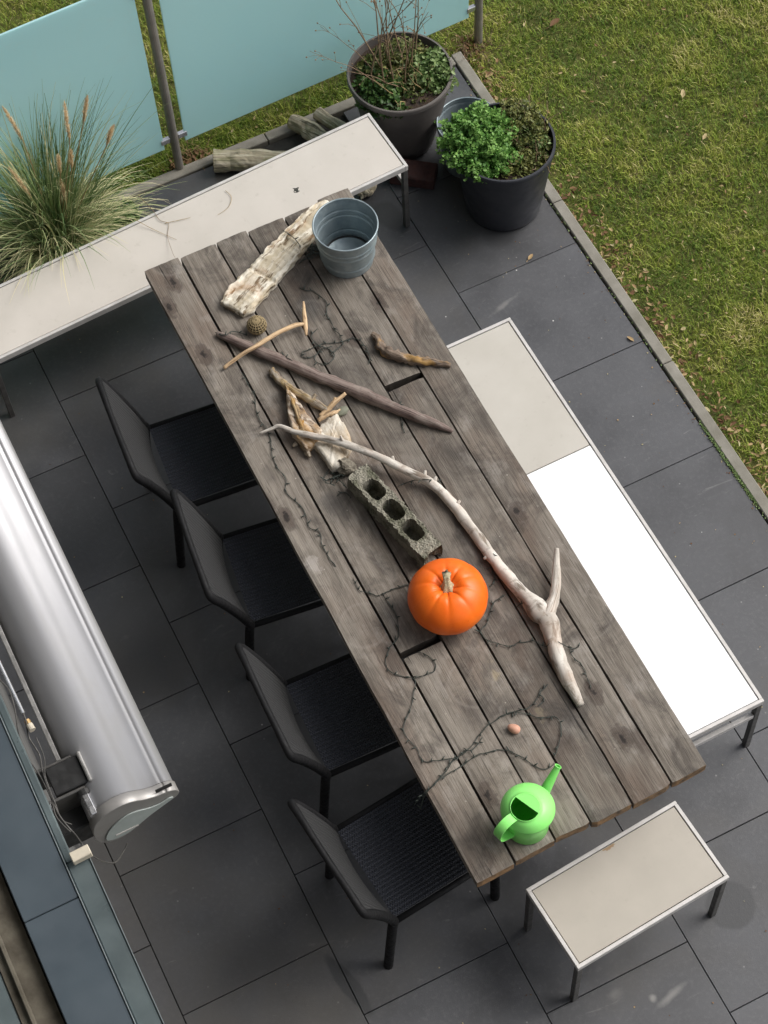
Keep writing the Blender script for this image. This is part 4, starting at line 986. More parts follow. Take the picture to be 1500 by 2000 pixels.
# ================================================================== STRING LIGHTS
def string_lights(paths, label, group='dark green string lights draped over the table', loops=()):
    p0 = paths[0][0]; off = (p0[0], p0[1], TZ); r = empty('string_lights', off)
    b = MB()
    for P_ in paths:
        w = MB()
        Q = smooth_path(P_, 7); Q = [np.array(q) for q in Q]
        ph = random.random()*9
        for i, q in enumerate(Q):
            q[0] += 0.0045*nz((i*0.21, ph, 0)); q[1] += 0.0045*nz((i*0.21, ph, 4)); q[2] = max(q[2]+0.004*nz((i*0.16, ph, 7)), 0.0)
        tube(w, Q, 0.00115, 5)
        Q2 = [q+np.array([0.0032*math.sin(i*0.45+ph), 0.0032*math.cos(i*0.45+ph), 0.0012]) for i, q in enumerate(Q)]
        w2 = MB(); tube(w2, Q2, 0.0009, 5); w2.build('wire', M['wire'], r, off=off, smooth=True)
        w.build('wire', M['wire'], r, off=off, smooth=True)
        L = 0; nxt = 0.02
        for i in range(1, len(Q)):
            L += np.linalg.norm(Q[i]-Q[i-1])
            if L > nxt:
                nxt = L+random.uniform(0.026, 0.050); a = random.uniform(0, 6.28); s = random.uniform(0.012, 0.020)
                e = Q[i]+np.array([s*math.cos(a), s*math.sin(a), random.uniform(0.001, 0.006)])
                m_ = (Q[i]+e)/2
                tube(b, [Q[i], m_, e], [0.0022, 0.0026, 0.0010], 6)
    o = b.build('small_bulbs', M['wire'], r, off=off, smooth=True); o['kind'] = 'stuff'
    return tag(r, label, 'string lights', group)
z = 0.7645
string_lights([
 [(-1.9870, -3.3270, 0.7000), (-1.9590, -3.3220, 0.7400), (-1.9350, -3.3200, 0.7660), (-1.8510, -3.2910, 0.7645), (-1.7950, -3.2610, 0.7645), (-1.7390, -3.2540, 0.7645), (-1.6790, -3.2190, 0.7645), (-1.6350, -3.2030, 0.7645), (-1.5730, -3.1910, 0.7645), (-1.5280, -3.1960, 0.7645), (-1.4740, -3.2040, 0.7645), (-1.4300, -3.1970, 0.7645), (-1.3880, -3.1580, 0.7645)],
 [(-1.5770, -3.1910, 0.7675), (-1.5270, -3.1940, 0.7675), (-1.4790, -3.2330, 0.7645), (-1.4400, -3.2660, 0.7645), (-1.4050, -3.2780, 0.7645), (-1.3900, -3.3150, 0.7645), (-1.4300, -3.3690, 0.7645), (-1.4730, -3.4130, 0.7645)],
 [(-1.4870, -3.4390, 0.7645), (-1.5340, -3.4370, 0.7645), (-1.5680, -3.3860, 0.7645), (-1.5990, -3.3290, 0.7645), (-1.6280, -3.3070, 0.7645), (-1.6750, -3.2900, 0.7645), (-1.7200, -3.2860, 0.7645), (-1.7870, -3.2960, 0.7645), (-1.8580, -3.3040, 0.7675), (-1.9260, -3.3210, 0.7680), (-1.9580, -3.3350, 0.7350), (-1.9730, -3.3470, 0.6900)],
 [(-1.6650, -3.2330, 0.7645), (-1.7150, -3.2570, 0.7680), (-1.7540, -3.2530, 0.7645), (-1.8130, -3.2670, 0.7645), (-1.8450, -3.2830, 0.7645)],
], 'dark wire with tiny bulbs looping round the pink stone, ends hanging off the left edge')
string_lights([
 [(-1.7290, -2.5540, 0.7645), (-1.7230, -2.6520, 0.7645), (-1.7560, -2.7360, 0.7645), (-1.8070, -2.7660, 0.7645), (-1.8460, -2.8150, 0.7645), (-1.8390, -2.8600, 0.7645), (-1.8080, -2.8930, 0.7645), (-1.7790, -2.9190, 0.7645), (-1.8120, -2.9710, 0.7645), (-1.8640, -3.0340, 0.7645), (-1.8930, -3.0550, 0.7645), (-1.9060, -3.1010, 0.7645), (-1.8970, -3.1640, 0.7645), (-1.8910, -3.2200, 0.7645), (-1.8520, -3.2360, 0.7645), (-1.7890, -3.2610, 0.7670)],
 [(-1.7180, -2.8260, 0.7645), (-1.6870, -2.8740, 0.7645), (-1.6950, -2.9170, 0.7645), (-1.7330, -2.9220, 0.7645), (-1.7760, -2.9130, 0.7670)],
 [(-1.4780, -2.8450, 0.7645), (-1.4750, -2.8990, 0.7645), (-1.4340, -2.9430, 0.7645), (-1.4030, -2.9640, 0.7645), (-1.3660, -2.9620, 0.7645), (-1.3230, -2.9840, 0.7645), (-1.3020, -3.0240, 0.7790), (-1.2800, -3.0380, 0.8060), (-1.2490, -3.0490, 0.8000), (-1.2150, -3.0750, 0.7645), (-1.1880, -3.0750, 0.7645)],
 [(-1.2180, -3.0600, 0.7645), (-1.2250, -3.1050, 0.7645), (-1.2140, -3.1490, 0.7645), (-1.2210, -3.1960, 0.7645), (-1.2270, -3.2300, 0.7645)],
 [(-1.3630, -3.1550, 0.7645), (-1.4000, -3.1720, 0.7645), (-1.4040, -3.2060, 0.7645), (-1.4350, -3.2170, 0.7645)],
], 'dark wire with tiny bulbs winding left of and below the pumpkin')
string_lights([
 [(-1.3030, -2.5820, 0.7750), (-1.2960, -2.6130, 0.8030), (-1.2870, -2.6320, 0.7950), (-1.3130, -2.6420, 0.7645), (-1.3340, -2.6940, 0.7645), (-1.3610, -2.7110, 0.7645)],
 [(-1.3320, -2.7670, 0.7645), (-1.3650, -2.7710, 0.7645), (-1.3890, -2.7850, 0.7645), (-1.4220, -2.8200, 0.7645), (-1.4510, -2.8450, 0.7645), (-1.4820, -2.8570, 0.7645)],
 [(-1.2510, -2.9410, 0.7750), (-1.2450, -2.9740, 0.8120), (-1.2050, -2.9600, 0.7750)],
 [(-1.3100, -2.8310, 0.7645), (-1.2800, -2.8430, 0.7970), (-1.2430, -2.8400, 0.7900), (-1.2400, -2.8580, 0.7700)],
 [(-1.4700, -2.1690, 0.7645), (-1.4320, -2.1680, 0.7645), (-1.3790, -2.2180, 0.8180), (-1.3450, -2.2270, 0.8000), (-1.3180, -2.2330, 0.7645)],
], 'short dark wire loops wrapped around the pale forked branch')
tang = [(-1.8000, -2.4080, 0.7645)]
def tangle(c, r, n, h=0.012, seed=3):
    R_ = random.Random(seed); return [(c[0]+r*R_.gauss(0, 0.55), c[1]+r*R_.gauss(0, 0.55), 0.7645+abs(R_.gauss(0, h))) for _ in range(n)]
string_lights([
 [(-1.7880, -1.4230, 0.7645), (-1.7870, -1.4690, 0.7645), (-1.7910, -1.5480, 0.7645), (-1.8160, -1.6310, 0.7645), (-1.8100, -1.6980, 0.7645), (-1.8150, -1.7560, 0.7645), (-1.8410, -1.8130, 0.7645), (-1.8430, -1.8790, 0.7645), (-1.8420, -1.9410, 0.7645), (-1.8590, -1.9910, 0.7645), (-1.8400, -2.0900, 0.7645), (-1.8480, -2.1730, 0.7645), (-1.8260, -2.2100, 0.7645), (-1.8390, -2.2670, 0.7645), (-1.8390, -2.3340, 0.7645), (-1.8330, -2.3710, 0.7645)],
 tangle((-1.6550, -2.0300, 0.0000), 0.045, 22, 0.010, 5),
 [(-1.7970, -2.4460, 0.7645), (-1.8000, -2.4970, 0.7645), (-1.7800, -2.5200, 0.7645), (-1.7510, -2.5470, 0.7645), (-1.7260, -2.5570, 0.7680), (-1.6910, -2.5540, 0.7645), (-1.6410, -2.5610, 0.7645), (-1.6200, -2.5620, 0.7645)],
 tangle((-1.5700, -2.1950, 0.0000), 0.018, 8, 0.006, 8),
 [(-1.6930, -2.0980, 0.7645), (-1.6660, -2.0970, 0.7645), (-1.6520, -2.1310, 0.7660)],
], 'dark wire trailing down the left planks to a small knotted tangle by the block')
string_lights([
 [(-1.4090, -1.1530, 0.7645), (-1.3880, -1.1810, 0.7645), (-1.3660, -1.1990, 0.7645), (-1.3440, -1.2670, 0.7645), (-1.3680, -1.3310, 0.7645), (-1.3690, -1.3950, 0.7645), (-1.3690, -1.4420, 0.7645), (-1.3760, -1.4800, 0.7645), (-1.4420, -1.5090, 0.7645)],
 [(-1.3180, -1.4780, 0.7645), (-1.3770, -1.4690, 0.7645), (-1.4240, -1.4490, 0.7645), (-1.4670, -1.4430, 0.7645), (-1.5110, -1.4420, 0.7645), (-1.5420, -1.4500, 0.7645), (-1.5280, -1.4770, 0.7645), (-1.4960, -1.4800, 0.7645)],
 [(-1.4320, -1.3700, 0.7645), (-1.4660, -1.3850, 0.7645), (-1.4690, -1.4330, 0.7670), (-1.4350, -1.4710, 0.7645), (-1.4270, -1.5110, 0.7645), (-1.4540, -1.5350, 0.7645), (-1.4870, -1.5320, 0.7645), (-1.5030, -1.4960, 0.7645), (-1.4680, -1.4700, 0.7680), (-1.4140, -1.4750, 0.7700)],
 tangle((-1.2740, -1.0100, 0.0000), 0.050, 26, 0.007, 21), tangle((-1.2130, -0.7000, 0.0000), 0.014, 8, 0.004, 4),
 [(-1.3180, -1.4780, 0.7645), (-1.3010, -1.5140, 0.7645), (-1.3000, -1.5480, 0.7645), (-1.3080, -1.5930, 0.7645), (-1.3250, -1.6170, 0.7645)],
 [(-1.6120, -1.4060, 0.7645), (-1.6050, -1.4550, 0.7970), (-1.5920, -1.4850, 0.7980), (-1.5990, -1.4840, 0.7645)],
 [(-1.2880, -1.8290, 0.7645), (-1.3250, -1.8730, 0.7900), (-1.3240, -1.8870, 0.7645), (-1.3410, -1.9650, 0.7645)],
 [(-1.8050, -1.2010, 0.7750), (-1.7780, -1.2440, 0.7950), (-1.7400, -1.2300, 0.7760), (-1.6950, -1.2650, 0.7650)],
], 'dark wire tangle right of the peeled stick crosspiece')
string_lights([
 [(-1.3580, -0.8940, 0.8050), (-1.3330, -0.9340, 0.8020), (-1.3230, -0.9920, 0.7950), (-1.3080, -1.0040, 0.7650), (-1.3020, -1.0300, 0.7645)],
], 'thin dark wire crossing over the bleached driftwood plank')
for P_, mt, lab in [
 ([(-1.7580, -0.2030, 0.5000), (-1.7240, -0.2630, 0.4470), (-1.7170, -0.3240, 0.4410), (-1.6910, -0.3600, 0.4405), (-1.7220, -0.4210, 0.4405), (-1.7390, -0.5150, 0.4600), (-1.7490, -0.5830, 0.5000)], 'twig', 'thin dark bent grass stalk lying across the pale bench to the table corner'),
 ([(-1.7040, -0.3500, 0.4405), (-1.6420, -0.3640, 0.4410), (-1.5930, -0.3740, 0.4405)], 'straw', 'short dry blade on the pale bench beside the bent stalk'),
 ([(-1.8170, -0.2810, 0.4600), (-1.7610, -0.3580, 0.4420), (-1.6940, -0.4550, 0.4405)], 'straw', 'straight dry blade on the pale bench running towards the table corner'),
 ([(-1.3970, -0.3110, 0.4405), (-1.3890, -0.3570, 0.4405), (-1.4240, -0.4010, 0.4405), (-1.4820, -0.4170, 0.4405)], 'straw', 'faint hooked dry blade on the middle of the pale bench')]:
    b = MB(); tube(b, smooth_path(P_, 6), [0.0013, 0.0011, 0.0007], 5); o = b.build('fallen_stalk', M[mt], None, off=P_[0]); o.location = P_[0]; tag(o, lab, 'grass blade')

# ================================================================== PLANT POTS
def pot(name, cx, cy, rb, rt, h, mat, label, cat='plant pot', lip=0.003, soil_z=0.035):
    r = empty(name, (cx, cy, 0)); m = MB(); t = 0.007; N = 24
    out = [(rb*0.96, 0.0), (rb, 0.006)]+[(rb+(rt-rb)*(k/N)**0.9, 0.006+(h-0.006)*k/N) for k in range(1, N+1)]
    inn = [(rt-t, h), (rt-t-0.002, h-0.01)]+[(rb+(rt-rb)*(k/N)**0.9-t, h*k/N) for k in range(N-1, 10, -1)]
    lathe(m, [(0.001, 0)]+out+[(rt-t*0.5, h+0.003)]+inn, seg=80); m.build('pot_wall', M[mat], r, smooth=True)
    if lip:
        q = MB(); lathe(q, [(rt+0.001, h-0.022), (rt+lip, h-0.020), (rt+lip, h-0.002), (rt+lip-0.003, h+0.0035), (rt-t-0.001, h+0.0035), (rt-t-0.002, h-0.003)], seg=80); q.build('rim', M[mat], r, smooth=False)
    sz = h-soil_z; rr = rb+(rt-rb)*(sz/h)**0.9-t-0.001; m = MB(); n1, n2 = 14, 40; v = [(0, 0, sz+0.012)]; f = []
    for j in range(1, n1+1):
        for k in range(n2):
            a = 2*PI*k/n2; q = rr*j/n1; x, y = q*math.cos(a), q*math.sin(a); v.append((x, y, sz+0.012*(1-j/n1)+0.012*nz((x*30, y*30, 0), 1, cx*9)+0.006*nz((x*90, y*90, 0), 1, 3)))
    for k in range(n2): f.append((0, 1+k, 1+(k+1) % n2))
    for j in range(1, n1):
        for k in range(n2): a = 1+(j-1)*n2+k; b = 1+(j-1)*n2+(k+1) % n2; f.append((a, a+n2, b+n2, b))
    m.add(v, f); m.build('soil', M['soil'], r, smooth=True)
    return tag(r, label, cat)
BP = (-0.424, -0.075, 0.45); P2 = (-0.188, -0.640, 0.43); ZB = (-0.2160, -0.3440, 0.2700)
pot('plant_pot', BP[0], BP[1], 0.150, 0.238, BP[2], 'pot_taupe', 'big taupe plant pot with bare twigs at the end of the pale bench')
pot('plant_pot', P2[0], P2[1], 0.172, 0.224, P2[2], 'pot_black', 'anthracite plant pot with bright green parsley beside the lawn kerb', soil_z=0.05)
bucket('zinc_bucket', ZB[0], ZB[1], 0.0, 0.115, 0.142, 0.27, 'empty zinc bucket half hidden behind the parsley pot', ribs=(0.5, 0.9))

def leaf_cloud(name, parent, c, rad, n, size, mat, tint, seed=1, shell=0.5, clump=6.0, asp=0.55, zmin=-9, up=0.6, keep=None, irr=0.22):
    R_ = random.Random(seed); V = []; F = []; T = []
    made = 0; tries = 0
    while made < n and tries < n*8:
        tries += 1
        d = Vector((R_.gauss(0, 1), R_.gauss(0, 1), abs(R_.gauss(0, 1)))).normalized(); q = shell+(1-shell)*R_.random()
        p = Vector((d.x*rad[0]*q, d.y*rad[1]*q, d.z*rad[2]*q))
        k = noise.noise(Vector((p.x*clump*4+seed, p.y*clump*4, p.z*clump*4)))
        p *= 1+irr*k
        if k < -0.22 and R_.random() < 0.7: continue
        if p.z < zmin: continue
        if keep and not keep(p): continue
        t = tint[0]+(tint[1]-tint[0])*min(max(0.5+0.6*k+R_.gauss(0, 0.18), 0), 1)
        s = size*R_.uniform(0.6, 1.3)
        i0 = len(V); mm = Matrix.Rotation(R_.uniform(0, 6.28), 3, 'Z') @ Matrix.Rotation(R_.gauss(0, 0.6), 3, 'X') @ Matrix.Rotation(R_.gauss(-0.2, 0.5), 3, 'Y')
        if R_.random() < 1-up: mm = mm @ Matrix.Rotation(R_.uniform(-1.4, 1.4), 3, 'X')
        for (u, v, w) in ((-1, 0, 0), (-0.3, -asp, 0.22), (0.45, -asp*.75, 0.18), (1, 0, 0.05), (0.45, asp*.75, 0.18), (-0.3, asp, 0.22)):
            x = mm @ Vector((u*s, v*s, w*s)); V.append((c[0]+p.x+x.x, c[1]+p.y+x.y, c[2]+p.z+x.z)); T.append(t)
        F += [(i0, i0+1, i0+2), (i0, i0+2, i0+3), (i0, i0+3, i0+4), (i0, i0+4, i0+5)]
        made += 1
    o = raw_mesh(name, V, F, M[mat], {'tint': T}, parent); return o
def stems(name, parent, base, n, spread, length, r0, mat, seed, lean=(0, 0), side=3, buds=True, z0=0, spreadbase=0.05, curl=0.25):
    R_ = random.Random(seed); m = MB()
    for k in range(n):
        a = R_.uniform(0, 6.28); s = spread*math.sqrt(R_.random()); L = length*R_.uniform(0.55, 1)
        b = Vector((base[0]+spreadbase*R_.gauss(0, 1), base[1]+spreadbase*R_.gauss(0, 1), base[2]))
        d = Vector((math.cos(a)*s+lean[0], math.sin(a)*s+lean[1], 1)).normalized(); P_ = [b]; dd = d.copy()
        for i in range(7):
            dd = (dd+Vector((R_.gauss(0, curl*0.4), R_.gauss(0, curl*0.4), R_.gauss(0, 0.05)))).normalized(); P_.append(P_[-1]+dd*L/7)
        tube(m, P_, [r0, r0*0.75, r0*0.5, r0*0.25], 6)
        for j in range(side):
            i = R_.randint(2, 6); e = P_[i]; q = (dd+Vector((R_.gauss(0, 0.7), R_.gauss(0, 0.7), R_.gauss(0, 0.3)))).normalized(); l2 = L*R_.uniform(0.08, 0.25)
            e2 = e+q*l2*0.5+Vector((0, 0, 0.01)); e3 = e+q*l2
            tube(m, [e, e2, e3], [r0*0.35, r0*0.28, r0*0.18], 5)
            if buds: tube(m, [e3, e3+q*0.004, e3+q*0.009], [0.0016, 0.0042, 0.0008], 6)
    o = m.build(name, M[mat], parent, smooth=True); o['kind'] = 'stuff'; return o
# shrub in the taupe pot
sh = empty('twiggy_shrub', (BP[0], BP[1], BP[2]-0.05)); 
stems('bare_twigs', sh, (0.01, 0.03, 0), 13, 0.30, 0.85, 0.0042, 'twig', 11, lean=(-0.02, 0.10), side=5)
stems('bare_twigs', sh, (-0.10, 0.0, 0.02), 3, 0.5, 0.5, 0.0028, 'twig', 18, lean=(-0.65, 0.30), side=5)
stems('straw_stems', sh, (0.02, -0.07, 0.0), 20, 0.7, 0.20, 0.0026, 'straw', 12, side=1, buds=False, curl=0.5)
leaf_cloud('leaves', sh, (0.125, -0.040, 0.005), (0.120, 0.150, 0.095), 1500, 0.0125, 'ivy', (0.35, 1.0), 5, 0.5)
leaf_cloud('leaves', sh, (-0.110, -0.035, 0.0), (0.125, 0.17, 0.070), 1700, 0.0130, 'ivy', (0.0, 0.62), 6, 0.4)
leaf_cloud('leaves', sh, (0.01, 0.08, 0.0), (0.19, 0.13, 0.11), 1700, 0.0105, 'olive', (0.1, 0.8), 7, 0.3)
leaf_cloud('leaves', sh, (-0.01, -0.05, 0.0), (0.17, 0.15, 0.06), 1300, 0.009, 'olive', (0.0, 0.6), 8, 0.2)
tag(sh, 'leggy bare twigs over low ivy leaves growing in the taupe pot', 'shrub')
pa = empty('parsley_plant', (P2[0], P2[1], P2[2]-0.04))
leaf_cloud('leaves', pa, (-0.100, 0.050, 0.010), (0.165, 0.185, 0.120), 8500, 0.0080, 'parsley', (0.20, 1.0), 21, 0.66, 7, 0.75, irr=0.50)
leaf_cloud('leaves', pa, (-0.105, 0.045, 0.0), (0.125, 0.140, 0.090), 1800, 0.0090, 'parsley', (0.0, 0.35), 22, 0.3, 9, 0.75)
leaf_cloud('leaves', pa, (-0.165, -0.060, 0.010), (0.065, 0.080, 0.060), 1100, 0.0080, 'parsley', (0.2, 0.85), 23, 0.5, 9, 0.7)
leaf_cloud('leaves', pa, (-0.01, 0.10, 0.02), (0.10, 0.09, 0.10), 1700, 0.0078, 'parsley', (0.30, 1.0), 26, 0.5, 7, 0.7, irr=0.5)
tag(pa, 'bright curly green parsley mound filling the left half of the anthracite pot', 'herb')
br = empty('withered_herb', (P2[0], P2[1], P2[2]-0.04))
stems('dry_stems', br, (0.10, 0.03, 0.0), 34, 1.6, 0.16, 0.0026, 'twig', 31, side=3, buds=False, curl=0.8, spreadbase=0.055)
stems('dry_stems', br, (0.04, -0.09, 0.0), 22, 1.9, 0.13, 0.0024, 'twig', 32, side=2, buds=False, curl=0.8, spreadbase=0.06)
leaf_cloud('leaves', br, (0.115, 0.055, 0.010), (0.120, 0.155, 0.10), 2600, 0.0085, 'olive', (0.1, 1.0), 33, 0.45)
leaf_cloud('leaves', br, (0.05, -0.11, 0.0), (0.15, 0.10, 0.045), 1000, 0.0095, 'olive', (0.2, 1.0), 34, 0.3)
leaf_cloud('leaves', br, (0.12, -0.01, 0.0), (0.09, 0.14, 0.07), 900, 0.0085, 'ivy', (0.3, 1.0), 35, 0.3, irr=0.4)
tag(br, 'withered brown stems with olive leaves in the right half of the anthracite pot', 'herb')

# ================================================================== ORNAMENTAL GRASS
GC = (-2.115, 0.035, 0.0)
og = empty('ornamental_grass', GC)
def blades(name, n, L0, L1, w, lean0, lean1, tint, seed, az=None, droop=1.0, rad=0.085):
    R_ = random.Random(seed); V = []; F = []; T = []
    for _ in range(n):
        a = R_.uniform(0, 6.283) if az is None else R_.gauss(az[0], az[1]); q = rad*math.sqrt(R_.random()); b = R_.uniform(0, 6.283)
        x, y, zz = q*math.cos(b), q*math.sin(b), 0.0; L = R_.uniform(L0, L1); th = R_.uniform(lean0, lean1); ns = 9
        k = droop*R_.uniform(0.5, 1.5)*L; side = R_.gauss(0, 0.25); ww = w*R_.uniform(0.6, 1.2); t = min(max(R_.gauss((tint[0]+tint[1])/2, (tint[1]-tint[0])/2.2), 0), 1)
        i0 = len(V); lx, ly = x, y
        for i in range(ns+1):
            u = i/ns; wd = ww*(1-u**2.2)+0.0003; pa_ = a+PI/2
            V += [(x-math.cos(pa_)*wd, y-math.sin(pa_)*wd, zz), (x+math.cos(pa_)*wd, y+math.sin(pa_)*wd, zz)]; tt = t*(0.75+0.35*u); T += [min(tt, 1)]*2
            ang = th+k*u*u*1.5; x += math.sin(ang)*math.cos(a+side*u)*L/ns; y += math.sin(ang)*math.sin(a+side*u)*L/ns; zz = max(zz+math.cos(ang)*L/ns, 0.004)
            wx, wy = x+GC[0], y+GC[1]
            if wy < -0.205+(wx+0.645)*0.0556 and zz < 0.447:
                if zz > 0.33: zz = 0.447
                else: x, y = lx, ly
            lx, ly = x, y
        for i in range(ns): j = i0+2*i; F.append((j, j+1, j+3, j+2))
    return raw_mesh(name, V, F, M['reed'], {'tint': T}, og)
blades('green_blades', 470, 0.55, 1.02, 0.0031, 0.05, 0.58, (0.20, 0.80), 41, None, 0.55)
blades('green_blades', 170, 0.65, 0.98, 0.0019, 0.05, 0.40, (0.15, 0.70), 45, (0.9, 0.8), 0.35)
blades('green_blades', 420, 0.30, 0.66, 0.0025, 0.25, 1.0, (0.30, 0.90), 42, None, 1.6)
blades('straw_blades', 520, 0.25, 0.74, 0.0025, 0.2, 1.0, (0.75, 1.05), 43, None, 2.4)
blades('straw_blades', 90, 0.45, 0.70, 0.0016, 0.5, 0.9, (0.6, 1.0), 44, (-0.5, 0.7), 2.6)
def plume(tip, low, seed):
    R_ = random.Random(seed); g = Vector(GC); tip = Vector(tip)-g; low = Vector(low)-g; m = MB()
    st_ = [(0.02*R_.gauss(0, 1), 0.02*R_.gauss(0, 1), 0), tuple(low*0.5+Vector((0, 0, 0.03))), tuple(low), tuple((low+tip)/2), tuple(tip)]
    tube(m, smooth_path(st_, 4), [0.003, 0.0022, 0.0012], 6); m.build('plume_stem', M['straw'], og, smooth=True)
    V = []; F = []; T = []; ax = tip-low; n = 900
    for k in range(n):
        u = R_.random(); c = low+ax*u+Vector((0, 0, 0.012*math.sin(u*PI))); rr = 0.0190*math.sin(PI*min(u*0.9+0.12, 1))**0.7
        d = Vector((R_.gauss(0, 1), R_.gauss(0, 1), R_.gauss(0, 1))).normalized(); e = c+d*rr*R_.uniform(0.5, 1.1)+ax.normalized()*0.014; w_ = Vector((R_.gauss(0, 1), R_.gauss(0, 1), R_.gauss(0, 1))).normalized()*0.0016
        i = len(V); V += [tuple(c-w_), tuple(c+w_), tuple(e)]; F.append((i, i+1, i+2)); t = R_.random(); T += [t]*3
    raw_mesh('plume', V, F, M['plume'], {'tint': T}, og)
for k, (a, b) in enumerate([((-2.1490, 0.2180, 0.8600), (-2.1240, 0.1130, 0.7400)), ((-1.9200, 0.0500, 0.9400), (-1.9590, -0.0500, 0.8200)), ((-1.8230, 0.0300, 0.9400), (-1.8740, -0.0050, 0.8400)), ((-1.7600, -0.0500, 0.8000), (-1.8140, -0.0660, 0.7200)), ((-2.2190, 0.0880, 0.6400), (-2.1790, -0.0150, 0.5200)), ((-2.0060, 0.0470, 0.6400), (-2.0260, 0.0010, 0.5800)), ((-2.0300, 0.0190, 0.5200), (-2.0410, -0.0410, 0.4400)), ((-1.9590, -0.0200, 0.7200), (-1.9810, -0.0450, 0.6400))]): plume(a, b, 60+k)
tag(og, 'large ornamental grass clump with tan plumes at the left behind the pale bench', 'ornamental grass')
# low ivy at the foot of the clump and along the fence foot
iv = empty('creeping_ivy', ((-1.8210, 0.1040, 0.0000)[0], (-1.8210, 0.1040, 0.0000)[1], 0.0))
leaf_cloud('leaves', iv, (0, 0, 0.01), (0.13, 0.11, 0.07), 700, 0.012, 'ivy', (0.2, 1.0), 71, 0.4)
leaf_cloud('leaves', iv, (-0.23, -0.10, 0.06), (0.05, 0.05, 0.10), 120, 0.018, 'parsley', (0.0, 0.45), 72, 0.4)
tag(iv, 'low leafy ivy creeping at the foot of the ornamental grass', 'ivy')
dp = empty('dry_twig_heap', ((0.1150, 0.2860, 0.0000)[0], (0.1150, 0.2860, 0.0000)[1], -0.04))
stems('dry_twigs', dp, (0, 0, 0), 46, 2.6, 0.15, 0.0022, 'twig', 81, side=1, buds=False, curl=0.9, spreadbase=0.055)
leaf_cloud('dry_leaves', dp, (0, 0, 0.0), (0.11, 0.11, 0.035), 220, 0.011, 'litter', (0.0, 0.5), 82, 0.2)
tag(dp, 'heap of dry brown twigs at the foot of the right fence post', 'twigs')
dq = empty('dry_twig_heap', ((-1.3240, 0.2880, 0.0000)[0], (-1.3240, 0.2880, 0.0000)[1], -0.03))
stems('dry_twigs', dq, (0, 0, 0), 30, 2.6, 0.13, 0.0018, 'straw', 83, side=1, buds=False, curl=0.9, spreadbase=0.05)
leaf_cloud('dry_leaves', dq, (-0.06, 0.0, 0.0), (0.14, 0.06, 0.03), 160, 0.011, 'litter', (0.0, 0.4), 84, 0.2)
tag(dq, 'small heap of straw and red brown leaves at the foot of the left fence post', 'twigs')

# ================================================================== LOGS, BRICK, STONE BEHIND THE BENCH
def log(name, P_, R_, label, mat='log', seg=20, rough=0.16, cap=True):
    off = (P_[0][0], P_[0][1], 0); r = empty(name, off); m = MB(); Q = smooth_path(P_, 6); tube(m, Q, R_, seg, rough=rough, rs=14, cap=True); m.build('bark', M[mat], r, smooth=False, off=off, bevel=0)
    m = MB(); A = Vector(Q[0]); T = (Vector(Q[0])-Vector(Q[2])).normalized(); tube(m, [A-T*0.004, A+T*0.0025], [R_[0]*0.86]*2, 18); m.build('sawn_face', M['endgrain2'], r, off=off)
    return tag(r, label, 'log', 'logs lying behind the pale bench')
M['endgrain2'] = m_simple('old_sawn_face', (0.17, 0.14, 0.055), (0.10, 0.09, 0.04), 60, 0.9, bump=0.5)
log('log', [(-1.2840, 0.1680, 0.0550), (-1.1710, 0.1160, 0.0500), (-1.0670, 0.0570, 0.0500), (-0.9450, -0.0220, 0.0500)], [0.058, 0.052, 0.050, 0.048], 'thick sawn log lying over the kerb left of the two split pieces')
log('log', [(-0.8630, 0.2230, 0.0450), (-0.8150, 0.1410, 0.0450), (-0.7570, 0.0400, 0.0450), (-0.6880, -0.0930, 0.0450)], [0.030, 0.044, 0.046, 0.046], 'jagged split log, left one of the pair poking out behind the bench', seg=9, rough=0.5)
log('log', [(-0.7350, 0.2010, 0.0550), (-0.7020, 0.1250, 0.0500), (-0.6590, 0.0230, 0.0450), (-0.6100, -0.0960, 0.0400)], [0.030, 0.032, 0.034, 0.034], 'slim pale split log next to the taupe pot, right one of the pair', seg=10, rough=0.25)
bk = empty('brick_block', ((-0.4890, -0.3220, 0.0300)[0], (-0.4890, -0.3220, 0.0300)[1], 0), math.radians(-38))
MB().box(-0.105, -0.055, 0.0, 0.105, 0.055, 0.068).build('brick_body', M['brick'], bk, bevel=0.005); tag(bk, 'dark red brick on the slabs between bench end and pots', 'brick')
pebble('rock', (-0.7210, -0.2970, 0.0000), 0.050, 0.035, 0.026, 0.3, 'log', 'mossy pale rock under the right end of the long pale bench', 'stone', 0.3, 2.2)

# ================================================================== HOUSE SIDE: WALL, COPING, AWNING
hw_ = empty('house_wall', (-3.5, -2.0, 0))
HO = (-3.5, -2.0, 0)
MB().box(-3.95, -9.5, -0.04, -3.135, 9.0, 3.03).build('lower_wall', M['render'], hw_, off=HO)
MB().box(-5.5, -9.5, 3.05, -3.52, 9.0, 14.0).build('upper_wall', M['render'], hw_, off=HO)
MB().box(-3.519, -9.5, 8.30, -1.60, 9.0, 8.50).build('added_shade_slab', M['render'], hw_, off=HO)  # unseen slab, added to cut sky light and sheen on the left paving
MB().box(-3.52, -9.5, 3.02, -3.355, 9.0, 3.096).build('sill_sheet', M['lip'], hw_, off=HO)
MB().box(-3.352, -9.5, 2.98, -3.268, 9.0, 3.062).build('gutter_bed', M['gutter'], hw_, off=HO)
MB().box(-3.332, -9.5, 3.0625, -3.322, 9.0, 3.080).build('gutter_seam', M['gutter'], hw_, off=HO, bevel=0.002)
ys_ = [-9.5, -6.2, -4.02, -1.6, 1.5, 9.0]
for a, b in zip(ys_[:-1], ys_[1:]):
    MB().box(-3.262, a+0.001, 3.040, -3.129, b-0.001, 3.100).build('coping_sheet', M['coping'], hw_, off=HO, bevel=0.002)
